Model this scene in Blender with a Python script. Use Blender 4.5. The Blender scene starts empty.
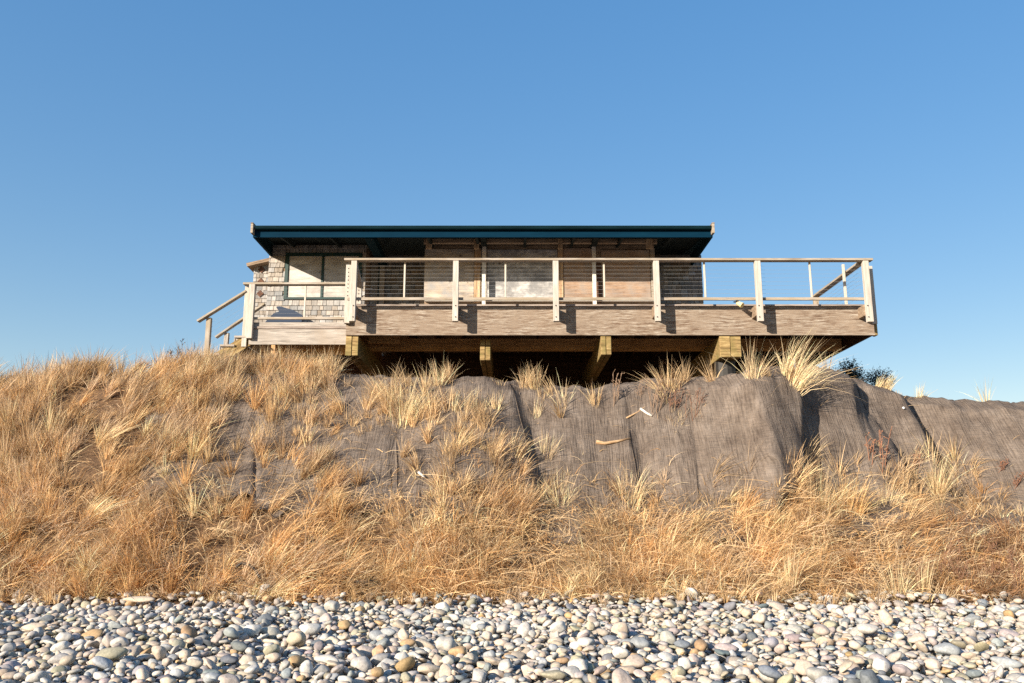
import bpy, bmesh, math, random
import numpy as np
from mathutils import Vector, Matrix

random.seed(7)
rng = np.random.default_rng(11)
SC = bpy.context.scene
COL = SC.collection

# ------------------------------------------------------------------ camera maths
F = 850.0
PITCH = math.atan(180.0 / F)
CP, SP = math.cos(PITCH), math.sin(PITCH)

def ray(px, py):
    u = (px - 512.0) / F
    v = (341.5 - py) / F
    return u, CP - v * SP, SP + v * CP

def at(px, py, Y):
    r = ray(px, py)
    t = Y / r[1]
    return Vector((r[0] * t, Y, r[2] * t))

def X_(px, py, Y): return at(px, py, Y).x
def Z_(py, Y): return at(512, py, Y).z

def proj(X, Y, Z):
    zc = Y * CP + Z * SP
    yc = Z * CP - Y * SP
    return 512.0 + F * X / zc, 341.5 - F * yc / zc, zc

# ------------------------------------------------------------------ object helpers
def tag(o, label=None, cat=None, group=None, kind=None):
    if label: o['label'] = label
    if cat: o['category'] = cat
    if group: o['group'] = group
    if kind: o['kind'] = kind
    return o

def thing(name, label, cat, loc=(0, 0, 0), group=None):
    o = bpy.data.objects.new(name, None)
    o.empty_display_size = 0.2
    COL.objects.link(o)
    o.location = loc
    return tag(o, label, cat, group)

def world_loc(o):
    v = Vector(o.location)
    p = o.parent
    while p is not None:
        v = v + Vector(p.location)
        p = p.parent
    return v

def link(name, me, mat=None, parent=None, world=(0, 0, 0)):
    """link mesh ME whose coordinates are relative to the world point WORLD"""
    o = bpy.data.objects.new(name, me)
    COL.objects.link(o)
    if mat is not None:
        me.materials.clear(); me.materials.append(mat)
    w = Vector(world)
    if parent is not None:
        o.parent = parent
        w = w - world_loc(parent)
    o.location = w
    return o

def np_mesh(name, verts, quads=None, tris=None, col=None, smooth=False):
    verts = np.asarray(verts, dtype=np.float32).reshape(-1, 3)
    nq = 0 if quads is None else len(quads)
    nt = 0 if tris is None else len(tris)
    me = bpy.data.meshes.new(name)
    me.vertices.add(len(verts))
    me.vertices.foreach_set('co', verts.ravel())
    loops = []
    if nq: loops.append(np.asarray(quads, dtype=np.int32).ravel())
    if nt: loops.append(np.asarray(tris, dtype=np.int32).ravel())
    loops = np.concatenate(loops)
    me.loops.add(len(loops))
    me.loops.foreach_set('vertex_index', loops)
    me.polygons.add(nq + nt)
    starts = np.concatenate([np.arange(nq, dtype=np.int32) * 4, nq * 4 + np.arange(nt, dtype=np.int32) * 3])
    me.polygons.foreach_set('loop_start', starts.astype(np.int32))
    me.polygons.foreach_set('use_smooth', np.full(nq + nt, smooth, dtype=bool))
    if col is not None:
        a = me.attributes.new('col', 'FLOAT_COLOR', 'POINT')
        c = np.ones((len(verts), 4), dtype=np.float32)
        c[:, :3] = col
        a.data.foreach_set('color', c.ravel())
    me.update(calc_edges=True)
    me.validate()
    return me

def box_bm(bm, lx, ly, lz, cx=0, cy=0, cz=0, bevel=0.004):
    r = bmesh.ops.create_cube(bm, size=1.0)
    for v in r['verts']:
        v.co = Vector((v.co.x * lx + cx, v.co.y * ly + cy, v.co.z * lz + cz))
    if bevel > 0:
        es = list({e for v in r['verts'] for e in v.link_edges})
        bmesh.ops.bevel(bm, geom=es, offset=min(bevel, 0.3 * min(lx, ly, lz)), segments=1, affect='EDGES')

def bm_obj(name, bm, mat, parent, world=(0, 0, 0), smooth=False):
    me = bpy.data.meshes.new(name)
    bm.to_mesh(me); bm.free()
    if smooth:
        for p in me.polygons: p.use_smooth = True
    return link(name, me, mat, parent, world)

def box(name, parent, mat, x0, x1, y0, y1, z0, z1, bevel=0.004):
    """axis-aligned board; its own origin is its centre so the grain differs from piece to piece"""
    bm = bmesh.new()
    box_bm(bm, abs(x1 - x0), abs(y1 - y0), abs(z1 - z0), bevel=bevel)
    return bm_obj(name, bm, mat, parent, ((x0 + x1) / 2, (y0 + y1) / 2, (z0 + z1) / 2))

def board(name, parent, mat, p0, p1, w, h, up=(0, 0, 1), bevel=0.004):
    """a board whose local X runs from p0 to p1; w across, h along UP"""
    p0, p1 = Vector(p0), Vector(p1)
    d = p1 - p0
    L = d.length
    ex = d.normalized()
    ey = Vector(up).cross(ex).normalized()
    ez = ex.cross(ey)
    bm = bmesh.new()
    box_bm(bm, L, w, h, bevel=bevel)
    o = bm_obj(name, bm, mat, parent, (p0 + p1) / 2)
    o.rotation_euler = Matrix((ex, ey, ez)).transposed().to_euler()
    return o

def tube_into(bm, pts, r0, r1=None, n=6):
    """a tapering tube through points"""
    pts = [Vector(p) for p in pts]
    r1 = r0 if r1 is None else r1
    rings = []
    for i, p in enumerate(pts):
        d = (pts[min(i + 1, len(pts) - 1)] - pts[max(i - 1, 0)]).normalized()
        a = Vector((0, 0, 1)) if abs(d.z) < 0.9 else Vector((1, 0, 0))
        u = d.cross(a).normalized(); v = d.cross(u)
        r = r0 + (r1 - r0) * i / max(1, len(pts) - 1)
        rings.append([bm.verts.new(p + (u * math.cos(k * 2 * math.pi / n) + v * math.sin(k * 2 * math.pi / n)) * r) for k in range(n)])
    for a, b in zip(rings[:-1], rings[1:]):
        for k in range(n):
            bm.faces.new((a[k], a[(k + 1) % n], b[(k + 1) % n], b[k]))
    bm.faces.new(rings[0][::-1]); bm.faces.new(rings[-1])

# ------------------------------------------------------------------ materials
def new_mat(name):
    m = bpy.data.materials.new(name)
    m.use_nodes = True
    nt = m.node_tree
    b = nt.nodes['Principled BSDF']
    b.inputs['Specular IOR Level'].default_value = 0.25
    return m, nt, b

def N(nt, typ, **kw):
    n = nt.nodes.new(typ)
    for k, v in kw.items():
        if k in n.inputs.keys(): n.inputs[k].default_value = v
        else: setattr(n, k, v)
    return n

def ramp(nt, fac, stops):
    r = nt.nodes.new('ShaderNodeValToRGB')
    el = r.color_ramp.elements
    while len(el) < len(stops): el.new(0.5)
    for e, (p, c) in zip(el, stops):
        e.position = p; e.color = (*c, 1)
    nt.links.new(fac, r.inputs[0])
    return r.outputs[0]

def mixc(nt, fac, a, b, mode='MIX'):
    m = nt.nodes.new('ShaderNodeMix'); m.data_type = 'RGBA'; m.blend_type = mode
    for s, v in ((0, fac), (6, a), (7, b)):
        if hasattr(v, 'node'): nt.links.new(v, m.inputs[s])
        elif s == 0: m.inputs[0].default_value = v
        else: m.inputs[s].default_value = (*v, 1)
    return m.outputs[2]

def wood(name, stops, scale=(2.0, 24, 24), rough=0.85, bump=0.35, stain=None, stain_scale=1.2, knots=False, checks=0.5):
    m, nt, b = new_mat(name)
    tc = N(nt, 'ShaderNodeTexCoord')
    oi = N(nt, 'ShaderNodeObjectInfo')
    off = N(nt, 'ShaderNodeVectorMath', operation='SCALE'); off.inputs[0].default_value = (13.0, 7.0, 5.0)
    nt.links.new(oi.outputs['Random'], off.inputs['Scale'])
    add = N(nt, 'ShaderNodeVectorMath', operation='ADD')
    nt.links.new(tc.outputs['Object'], add.inputs[0]); nt.links.new(off.outputs[0], add.inputs[1])
    mp = N(nt, 'ShaderNodeMapping'); mp.inputs['Scale'].default_value = scale
    nt.links.new(add.outputs[0], mp.inputs[0])
    n1 = N(nt, 'ShaderNodeTexNoise', Scale=1.0, Detail=9.0, Roughness=0.72, Distortion=0.12)
    nt.links.new(mp.outputs[0], n1.inputs['Vector'])
    c = ramp(nt, n1.outputs[0], [(0.5 + (p_ - 0.5) * 0.62, c_) for p_, c_ in stops])
    # fine checks running with the grain
    mp2 = N(nt, 'ShaderNodeMapping'); mp2.inputs['Scale'].default_value = (scale[0] * 1.6, scale[1] * 4.5, scale[2] * 4.5)
    nt.links.new(add.outputs[0], mp2.inputs[0])
    n2 = N(nt, 'ShaderNodeTexNoise', Scale=1.0, Detail=5.0, Roughness=0.6)
    nt.links.new(mp2.outputs[0], n2.inputs['Vector'])
    ck = ramp(nt, n2.outputs[0], [(0.30, (0.35, 0.33, 0.32)), (0.46, (1, 1, 1)), (1.0, (1.08, 1.08, 1.08))])
    c = mixc(nt, checks, c, ck, 'MULTIPLY')
    n3 = N(nt, 'ShaderNodeTexNoise', Scale=stain_scale, Detail=4.0, Roughness=0.6)
    nt.links.new(add.outputs[0], n3.inputs['Vector'])
    if stain is not None:
        f = ramp(nt, n3.outputs[0], [(0.42, (0, 0, 0)), (0.68, (1, 1, 1))])
        c = mixc(nt, f, c, stain)
    if knots:
        v = N(nt, 'ShaderNodeTexVoronoi', Scale=3.2)
        nt.links.new(add.outputs[0], v.inputs['Vector'])
        k = ramp(nt, v.outputs['Distance'], [(0.05, (1, 1, 1)), (0.13, (0, 0, 0))])
        c = mixc(nt, k, c, (0.09, 0.07, 0.06))
    nt.links.new(c, b.inputs['Base Color'])
    b.inputs['Roughness'].default_value = rough
    bp = N(nt, 'ShaderNodeBump', Strength=bump, Distance=0.01)
    nt.links.new(n2.outputs[0], bp.inputs['Height'])
    nt.links.new(bp.outputs[0], b.inputs['Normal'])
    return m

M = {}
M['rail'] = wood('weathered pale timber', [(0.25, (0.15, 0.12, 0.095)), (0.5, (0.32, 0.278, 0.232)), (0.75, (0.43, 0.395, 0.35))], stain=(0.30, 0.245, 0.175), stain_scale=2.0)
M['post'] = wood('sun bleached post timber', [(0.22, (0.28, 0.245, 0.21)), (0.5, (0.44, 0.41, 0.37)), (0.75, (0.54, 0.51, 0.475))], stain=(0.40, 0.365, 0.32), stain_scale=2.0, checks=0.4)
M['fascia'] = wood('rough sawn streaked timber', [(0.20, (0.07, 0.036, 0.022)), (0.40, (0.165, 0.113, 0.080)), (0.54, (0.28, 0.228, 0.180)), (0.80, (0.49, 0.452, 0.40))],
                   scale=(4.5, 26, 60), stain=(0.25, 0.195, 0.15), stain_scale=2.6, bump=0.8, checks=0.85)
M['grey_board'] = wood('silvered plank', [(0.25, (0.19, 0.17, 0.155)), (0.5, (0.33, 0.30, 0.27)), (0.75, (0.46, 0.425, 0.39))], stain=(0.31, 0.265, 0.22))
M['deck_edge'] = wood('dull deck plank edge', [(0.3, (0.16, 0.13, 0.11)), (0.6, (0.32, 0.27, 0.24)), (0.8, (0.42, 0.37, 0.33))])
M['mossy'] = wood('mossy treated beam', [(0.28, (0.085, 0.052, 0.022)), (0.5, (0.27, 0.185, 0.08)), (0.75, (0.44, 0.33, 0.16))], stain=(0.17, 0.14, 0.05), stain_scale=5.0)
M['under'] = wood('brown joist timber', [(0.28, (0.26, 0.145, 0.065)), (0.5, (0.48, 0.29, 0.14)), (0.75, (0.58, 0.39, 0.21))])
M['joist'] = wood('shade darkened joist', [(0.28, (0.04, 0.023, 0.014)), (0.5, (0.085, 0.05, 0.03)), (0.75, (0.13, 0.082, 0.05))])  # joist timber darkened so its colour carries the shade under the deck
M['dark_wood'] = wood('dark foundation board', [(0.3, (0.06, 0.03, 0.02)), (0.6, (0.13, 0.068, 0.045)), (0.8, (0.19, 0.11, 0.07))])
M['ply_pale'] = wood('bleached plywood', [(0.25, (0.24, 0.225, 0.21)), (0.48, (0.45, 0.43, 0.405)), (0.75, (0.58, 0.56, 0.53))], scale=(1.6, 3, 6), checks=0.25, stain=(0.34, 0.315, 0.295), stain_scale=2.2)
M['ply_tan'] = wood('tan plywood', [(0.25, (0.17, 0.105, 0.07)), (0.48, (0.32, 0.22, 0.155)), (0.75, (0.45, 0.35, 0.275))], scale=(1.4, 3, 7), stain=(0.27, 0.225, 0.195), stain_scale=2.2, checks=0.25)
M['ply_grey'] = wood('silver grey knotty plywood', [(0.22, (0.12, 0.11, 0.11)), (0.45, (0.36, 0.355, 0.355)), (0.75, (0.62, 0.61, 0.60))], scale=(2.2, 4, 7), knots=True, checks=0.35, stain=(0.22, 0.22, 0.225), stain_scale=4.5)
M['ply_weather'] = wood('weathered plywood', [(0.22, (0.14, 0.105, 0.08)), (0.46, (0.38, 0.315, 0.25)), (0.78, (0.56, 0.50, 0.43))], scale=(1.6, 3, 7), checks=0.3, stain=(0.30, 0.29, 0.285), stain_scale=3.0, knots=True)
M['header'] = wood('brown header board', [(0.28, (0.12, 0.08, 0.055)), (0.5, (0.26, 0.19, 0.13)), (0.75, (0.36, 0.28, 0.21))])
M['stud'] = wood('raw tan stud', [(0.28, (0.24, 0.15, 0.085)), (0.5, (0.42, 0.29, 0.18)), (0.75, (0.54, 0.42, 0.29))], scale=(16, 16, 1.2))
M['post_white'] = wood('old white painted post', [(0.22, (0.36, 0.31, 0.26)), (0.4, (0.58, 0.55, 0.50)), (0.8, (0.66, 0.64, 0.60))], scale=(16, 16, 1.2), checks=0.3)
M['log'] = wood('driftwood', [(0.28, (0.22, 0.13, 0.07)), (0.5, (0.38, 0.25, 0.14)), (0.75, (0.5, 0.36, 0.22))], scale=(6, 30, 30))
M['bleached'] = wood('bleached driftwood', [(0.28, (0.40, 0.37, 0.32)), (0.5, (0.58, 0.55, 0.50)), (0.75, (0.66, 0.63, 0.58))], scale=(6, 30, 30), checks=0.2)

def painted(name, c, c2, rough=0.5, spec=0.4):
    m, nt, b = new_mat(name)
    tc = N(nt, 'ShaderNodeTexCoord')
    mp = N(nt, 'ShaderNodeMapping'); mp.inputs['Scale'].default_value = (1.5, 6, 9)
    nt.links.new(tc.outputs['Object'], mp.inputs[0])
    n = N(nt, 'ShaderNodeTexNoise', Scale=1.0, Detail=6.0, Roughness=0.65)
    nt.links.new(mp.outputs[0], n.inputs['Vector'])
    nt.links.new(ramp(nt, n.outputs[0], [(0.35, c), (0.7, c2)]), b.inputs['Base Color'])
    b.inputs['Roughness'].default_value = rough
    b.inputs['Specular IOR Level'].default_value = spec
    return m
M['teal'] = painted('dark teal paint', (0.0006, 0.016, 0.036), (0.0012, 0.022, 0.046), 0.8, 0.06)
M['gutter'] = painted('dark green gutter paint', (0.0015, 0.011, 0.016), (0.004, 0.022, 0.030), 0.75, 0.08)
M['green'] = painted('green window trim paint', (0.004, 0.026, 0.026), (0.010, 0.045, 0.044))
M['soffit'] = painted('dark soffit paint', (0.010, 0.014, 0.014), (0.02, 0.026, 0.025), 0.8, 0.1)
M['roofing'] = painted('dark roofing felt', (0.03, 0.032, 0.034), (0.06, 0.06, 0.058), 0.95, 0.1)
M['metal'] = painted('dull steel cable', (0.42, 0.43, 0.44), (0.55, 0.56, 0.57), 0.4)
M['metal'].node_tree.nodes['Principled BSDF'].inputs['Metallic'].default_value = 0.6
M['bal'] = painted('pale baluster', (0.40, 0.36, 0.30), (0.52, 0.48, 0.42), 0.6)
M['shadow_navy'] = painted('navy wall shadow', (0.010, 0.024, 0.055), (0.018, 0.036, 0.075), 0.7)  # wall shadow put into the colour of the added porch shape
M['black'] = painted('black rubber', (0.012, 0.011, 0.011), (0.03, 0.028, 0.026), 0.6)
M['lamp'] = painted('aged cream lamp housing', (0.55, 0.44, 0.20), (0.68, 0.58, 0.34), 0.5)
M['whiteplastic'] = painted('white plastic', (0.50, 0.54, 0.58), (0.62, 0.64, 0.66), 0.5)

def attr_mat(name, rough=0.85, nscale=(20, 20, 20), lo=0.75, hi=1.15, trans=0.0, bump=0.0, spec=0.25, detail=4.0):
    m, nt, b = new_mat(name)
    a = N(nt, 'ShaderNodeAttribute', attribute_name='col')
    tc = N(nt, 'ShaderNodeTexCoord')
    mp = N(nt, 'ShaderNodeMapping'); mp.inputs['Scale'].default_value = nscale
    nt.links.new(tc.outputs['Object'], mp.inputs[0])
    n = N(nt, 'ShaderNodeTexNoise', Scale=1.0, Detail=detail, Roughness=0.65)
    nt.links.new(mp.outputs[0], n.inputs['Vector'])
    k = ramp(nt, n.outputs[0], [(0.3, (lo,) * 3), (0.7, (hi,) * 3)])
    c = mixc(nt, 1.0, a.outputs['Color'], k, 'MULTIPLY')
    nt.links.new(c, b.inputs['Base Color'])
    b.inputs['Roughness'].default_value = rough
    b.inputs['Specular IOR Level'].default_value = spec
    if bump:
        bp = N(nt, 'ShaderNodeBump', Strength=bump, Distance=0.01)
        nt.links.new(n.outputs[0], bp.inputs['Height']); nt.links.new(bp.outputs[0], b.inputs['Normal'])
    if trans:
        t = N(nt, 'ShaderNodeBsdfTranslucent'); nt.links.new(c, t.inputs['Color'])
        mx = N(nt, 'ShaderNodeMixShader'); mx.inputs[0].default_value = trans
        nt.links.new(b.outputs[0], mx.inputs[1]); nt.links.new(t.outputs[0], mx.inputs[2])
        nt.links.new(mx.outputs[0], nt.nodes['Material Output'].inputs['Surface'])
    return m
M['shingle'] = attr_mat('weathered cedar shingle', nscale=(45, 20, 5), lo=0.62, hi=1.12, bump=0.6)
M['grass'] = attr_mat('dry marram grass', rough=0.7, nscale=(1.2, 1.2, 1.2), lo=0.85, hi=1.15, trans=0.38, spec=0.3, detail=2.0)
M['weed'] = attr_mat('dead weed stems', nscale=(9, 9, 9))
M['leaf'] = attr_mat('dark evergreen leaf', nscale=(5, 5, 5), trans=0.1)
M['stone'] = attr_mat('sea worn stone', rough=0.72, nscale=(55, 55, 55), lo=0.68, hi=1.18, bump=0.2, spec=0.3, detail=6.0)

def bank_mat():
    m, nt, b = new_mat('bank soil and straw litter')
    tc = N(nt, 'ShaderNodeTexCoord')
    n = N(nt, 'ShaderNodeTexNoise', Scale=2.4, Detail=8.0, Roughness=0.7)
    nt.links.new(tc.outputs['Object'], n.inputs['Vector'])
    n2 = N(nt, 'ShaderNodeTexNoise', Scale=45.0, Detail=4.0, Roughness=0.7)
    nt.links.new(tc.outputs['Object'], n2.inputs['Vector'])
    c = ramp(nt, n.outputs[0], [(0.3, (0.08, 0.05, 0.033)), (0.55, (0.16, 0.10, 0.06)), (0.75, (0.26, 0.17, 0.10))])
    c = mixc(nt, 0.8, c, ramp(nt, n2.outputs[0], [(0.3, (0.5, 0.48, 0.45)), (0.7, (1.3, 1.25, 1.15))]), 'MULTIPLY')
    nt.links.new(c, b.inputs['Base Color'])
    b.inputs['Roughness'].default_value = 0.95
    bp = N(nt, 'ShaderNodeBump', Strength=0.8, Distance=0.03)
    nt.links.new(n2.outputs[0], bp.inputs['Height']); nt.links.new(bp.outputs[0], b.inputs['Normal'])
    return m
M['bank'] = bank_mat()

def net_mat():
    m, nt, b = new_mat('coir erosion netting')
    tc = N(nt, 'ShaderNodeTexCoord')
    uv = N(nt, 'ShaderNodeUVMap')
    n = N(nt, 'ShaderNodeTexNoise', Scale=2.3, Detail=10.0, Roughness=0.72)
    nt.links.new(tc.outputs['Object'], n.inputs['Vector'])
    mpv = N(nt, 'ShaderNodeMapping'); mpv.inputs['Scale'].default_value = (44, 3.2, 1)
    nt.links.new(uv.outputs[0], mpv.inputs[0])
    nv = N(nt, 'ShaderNodeTexNoise', Scale=1.0, Detail=4.0, Roughness=0.6)
    nt.links.new(mpv.outputs[0], nv.inputs['Vector'])
    mph = N(nt, 'ShaderNodeMapping'); mph.inputs['Scale'].default_value = (4.0, 52, 1)
    nt.links.new(uv.outputs[0], mph.inputs[0])
    nh = N(nt, 'ShaderNodeTexNoise', Scale=1.0, Detail=3.0, Roughness=0.6)
    nt.links.new(mph.outputs[0], nh.inputs['Vector'])
    c = ramp(nt, n.outputs[0], [(0.3, (0.105, 0.082, 0.068)), (0.52, (0.170, 0.138, 0.115)), (0.75, (0.25, 0.21, 0.18))])
    c = mixc(nt, 0.75, c, ramp(nt, nv.outputs[0], [(0.34, (0.50, 0.49, 0.49)), (0.50, (0.98, 0.98, 0.98)), (0.70, (1.30, 1.28, 1.25))]), 'MULTIPLY')
    c = mixc(nt, 0.55, c, ramp(nt, nh.outputs[0], [(0.32, (0.7, 0.7, 0.7)), (0.6, (1.02, 1.02, 1.02)), (0.8, (1.15, 1.15, 1.15))]), 'MULTIPLY')
    nt.links.new(c, b.inputs['Base Color'])
    b.inputs['Roughness'].default_value = 0.95
    b.inputs['Specular IOR Level'].default_value = 0.1
    ad = N(nt, 'ShaderNodeMath', operation='ADD')
    nt.links.new(nv.outputs[0], ad.inputs[0]); nt.links.new(nh.outputs[0], ad.inputs[1])
    bp = N(nt, 'ShaderNodeBump', Strength=1.0, Distance=0.03)
    nt.links.new(ad.outputs[0], bp.inputs['Height']); nt.links.new(bp.outputs[0], b.inputs['Normal'])
    return m
M['net'] = net_mat()

# ------------------------------------------------------------------ world, sun, camera
SUN_DIR = Vector((-0.93, -1.0, 0.44)).normalized()      # towards the sun
ELEV = math.asin(SUN_DIR.z)
AZ = math.atan2(SUN_DIR.x, SUN_DIR.y)
w = bpy.data.worlds.new('World'); SC.world = w; w.use_nodes = True
nt = w.node_tree
sky = nt.nodes.new('ShaderNodeTexSky'); sky.sky_type = 'NISHITA'; sky.sun_disc = False
sky.sun_elevation = ELEV; sky.sun_rotation = AZ
sky.air_density = 1.0; sky.dust_density = 0.35; sky.ozone_density = 1.2; sky.altitude = 0
bg = nt.nodes['Background']; bg.inputs['Strength'].default_value = 0.12
# the photograph's deep clear-day blue: richer colour, narrower brightness range over the whole dome
sp_ = nt.nodes.new('ShaderNodeSeparateColor'); sp_.mode = 'HSV'
cb_ = nt.nodes.new('ShaderNodeCombineColor'); cb_.mode = 'HSV'
nt.links.new(sky.outputs[0], sp_.inputs[0]); nt.links.new(sp_.outputs[0], cb_.inputs[0])
def wmath(op, a, v):
    m = nt.nodes.new('ShaderNodeMath'); m.operation = op; nt.links.new(a, m.inputs[0]); m.inputs[1].default_value = v
    return m.outputs[0]
nt.links.new(wmath('MULTIPLY', wmath('POWER', sp_.outputs[1], 1.5), 1.62), cb_.inputs[1])
nt.links.new(wmath('MULTIPLY', wmath('POWER', sp_.outputs[2], 0.40), 1.66), cb_.inputs[2])
nt.links.new(cb_.outputs[0], bg.inputs[0])
sl = bpy.data.lights.new('sun', 'SUN'); sl.energy = 5.0; sl.angle = math.radians(0.53); sl.color = (1.0, 0.87, 0.70)
so = bpy.data.objects.new('sun', sl); COL.objects.link(so)
so.rotation_euler = SUN_DIR.to_track_quat('Z', 'Y').to_euler(); so.location = (-20, -20, 15)
SC.view_settings.view_transform = 'Standard'; SC.view_settings.look = 'None'
SC.view_settings.exposure = 1.08; SC.view_settings.gamma = 1.0
cam = bpy.data.cameras.new('camera'); co = bpy.data.objects.new('camera', cam); COL.objects.link(co)
cam.sensor_width = 36; cam.lens = F / 1024 * 36; cam.clip_start = 0.1; cam.clip_end = 2000
co.location = (0, 0, 0); co.rotation_euler = (math.pi / 2 + PITCH, 0, 0)
SC.camera = co
SC.cycles.use_denoising = False
SC.cycles.max_bounces = 6

# ------------------------------------------------------------------ terrain
def sstep(a, b, x):
    t = np.clip((x - a) / (b - a), 0, 1)
    return t * t * (3 - 2 * t)

class Waves:
    """smooth noise: a sum of plane waves"""
    def __init__(self, seed, n, lo, hi):
        r = np.random.default_rng(seed)
        k = np.exp(r.uniform(np.log(lo), np.log(hi), n)); a = r.uniform(0, 2 * np.pi, n)
        self.kx, self.ky = k * np.cos(a), k * np.sin(a); self.ph = r.uniform(0, 2 * np.pi, n); self.am = (lo / k) ** 0.6
        self.am /= np.sqrt((self.am ** 2).sum() / 2)
    def __call__(self, x, y):
        s = 0
        for kx, ky, p, a in zip(self.kx, self.ky, self.ph, self.am): s = s + a * np.sin(kx * x + ky * y + p)
        return s
W1 = Waves(3, 24, 1.2, 6.0)
W2 = Waves(4, 30, 4.0, 18.0)
W3 = Waves(5, 14, 0.8, 3.0)

CREST_PX = [-400, 0, 120, 200, 280, 340, 380, 440, 480, 520, 560, 590, 620, 645, 700, 738, 790, 834, 858, 897, 917, 937, 975, 1024, 1400]
CREST_PY = [384, 380, 376, 374, 374, 377, 379, 376, 378, 384, 389, 392, 388, 384, 383, 370, 371, 373, 380, 388, 392, 397, 401, 404, 418]
FOLD_PX = [0, 250, 262, 380, 395, 505, 516, 560, 612, 622, 680, 706, 725, 752, 781, 794, 850, 866, 903, 928, 960, 1024, 1300]
FOLD_D = [0, -0.05, 0.02, -0.06, 0.04, -0.13, 0.10, 0.0, -0.08, 0.03, -0.04, -0.42, -0.92, -0.64, -0.38, 0.30, 0.34, 1.00, 0.90, 1.62, 1.15, 0.75, 0.6]
SL_PX = [0, 480, 510, 615, 700, 738, 790, 860, 910, 1024]
SL_D = [0, 10, 26, 25, 20, 52, 12, 22, 75, 70]

def toe_y(X): return 11.35 + 0.10 * np.sin(X * 1.3) + 0.07 * np.sin(X * 3.1 + 1)
ZT = -0.985
def beach_z(Y): return -1.05 + (Y - 6.0) * 0.0205 - 0.13

KT = [0, .2, .45, .6, .9, 1.0]
def surf(X, t):
    """bank surface: X across, t 0 at the toe, 1 at the crest, up to 2 just behind it"""
    X = np.asarray(X, float); t = np.asarray(t, float)
    tc = np.clip(t, 0, 1)
    Ya = 11.35 + (15.2 - 11.35) * tc
    px = 512 + F * X * 0.982 / Ya
    r = sstep(380, 640, px)
    low = np.clip((1 - tc) / 0.55, 0, 1.4)
    q = px - np.interp(px, SL_PX, SL_D) * low
    ky = (1 - r) * tc + r * np.interp(tc, KT, [0, .26, .56, .66, .88, 1.0])
    kz = (1 - r) * np.interp(tc, KT, [0, .19, .46, .62, .93, 1.0]) + r * np.interp(tc, KT, [0, .13, .36, .56, .94, 1.0])
    fold = np.interp(q, FOLD_PX, FOLD_D)
    yc0 = 15.2
    pyc = np.interp(q, CREST_PX, CREST_PY)
    v = (341.5 - pyc) / F
    zc = (SP + v * CP) / (CP - v * SP) * (yc0 + fold)
    Yt = toe_y(X)
    face = sstep(0.30, 0.52, tc)
    Y = Yt + (yc0 - Yt) * ky + fold * face
    Z = ZT + (zc - ZT) * kz
    bumpy = sstep(0, 0.08, tc)
    n1 = W1(X, t * 4.2); n2 = W2(X, t * 4.2)
    rough = (1 - 0.55 * r)
    Z = Z + bumpy * (0.055 * n1 * rough + 0.012 * n2) * (1 - 0.6 * sstep(0.85, 1.0, tc) * r)
    over = np.clip(t - 1, 0, None)
    Y = Y + over * 1.6 - 0.10 * sstep(0.9, 1.0, tc) * 0
    Z = Z - over * over * 0.22 - 0.02 * over
    return Y, Z

def grid_quads(nr, nc):
    i = np.arange(nr - 1)[:, None] * nc + np.arange(nc - 1)[None, :]
    return np.stack([i, i + 1, i + nc + 1, i + nc], -1).reshape(-1, 4)

xs = np.concatenate([[-300, -120, -60, -35, -24], np.arange(-16, 16.01, 0.07), [24, 35, 60, 120, 300]])
ts = np.concatenate([np.linspace(0, 1, 80), np.linspace(1.02, 1.6, 12)])
rows = []
for yb in [-60, -20, 0, 4, 8, 10]:
    rows.append(np.stack([xs, np.full_like(xs, yb), np.full_like(xs, beach_z(yb))], -1))
rows.append(np.stack([xs, toe_y(xs) - 0.25, beach_z(toe_y(xs) - 0.25)], -1))
for t in ts:
    Y, Z = surf(xs, np.full_like(xs, t)); rows.append(np.stack([xs, Y, Z], -1))
zl = rows[-1][:, 2]
for yb, k in [(17.8, .6), (19.5, .3), (24, .1), (40, 0), (120, 0), (400, 0)]:
    rows.append(np.stack([xs, np.maximum(yb, rows[-1][:, 1] + 0.2), zl * k + 2.35 * (1 - k)], -1))
V = np.stack(rows)
me = np_mesh('ground', V.reshape(-1, 3), grid_quads(V.shape[0], V.shape[1]), smooth=True)
tag(link('ground', me, M['bank']), kind='structure')

def surf_pt(X, t):
    Y, Z = surf(X, t)
    return np.stack([np.asarray(X, float), Y, Z], -1)
def surf_n(X, t):
    e = 0.01
    a = surf_pt(X + e, t) - surf_pt(X - e, t); b_ = surf_pt(X, t + e) - surf_pt(X, t - e)
    n = np.cross(a, b_); n /= np.linalg.norm(n, axis=-1, keepdims=True)
    return n

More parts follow.
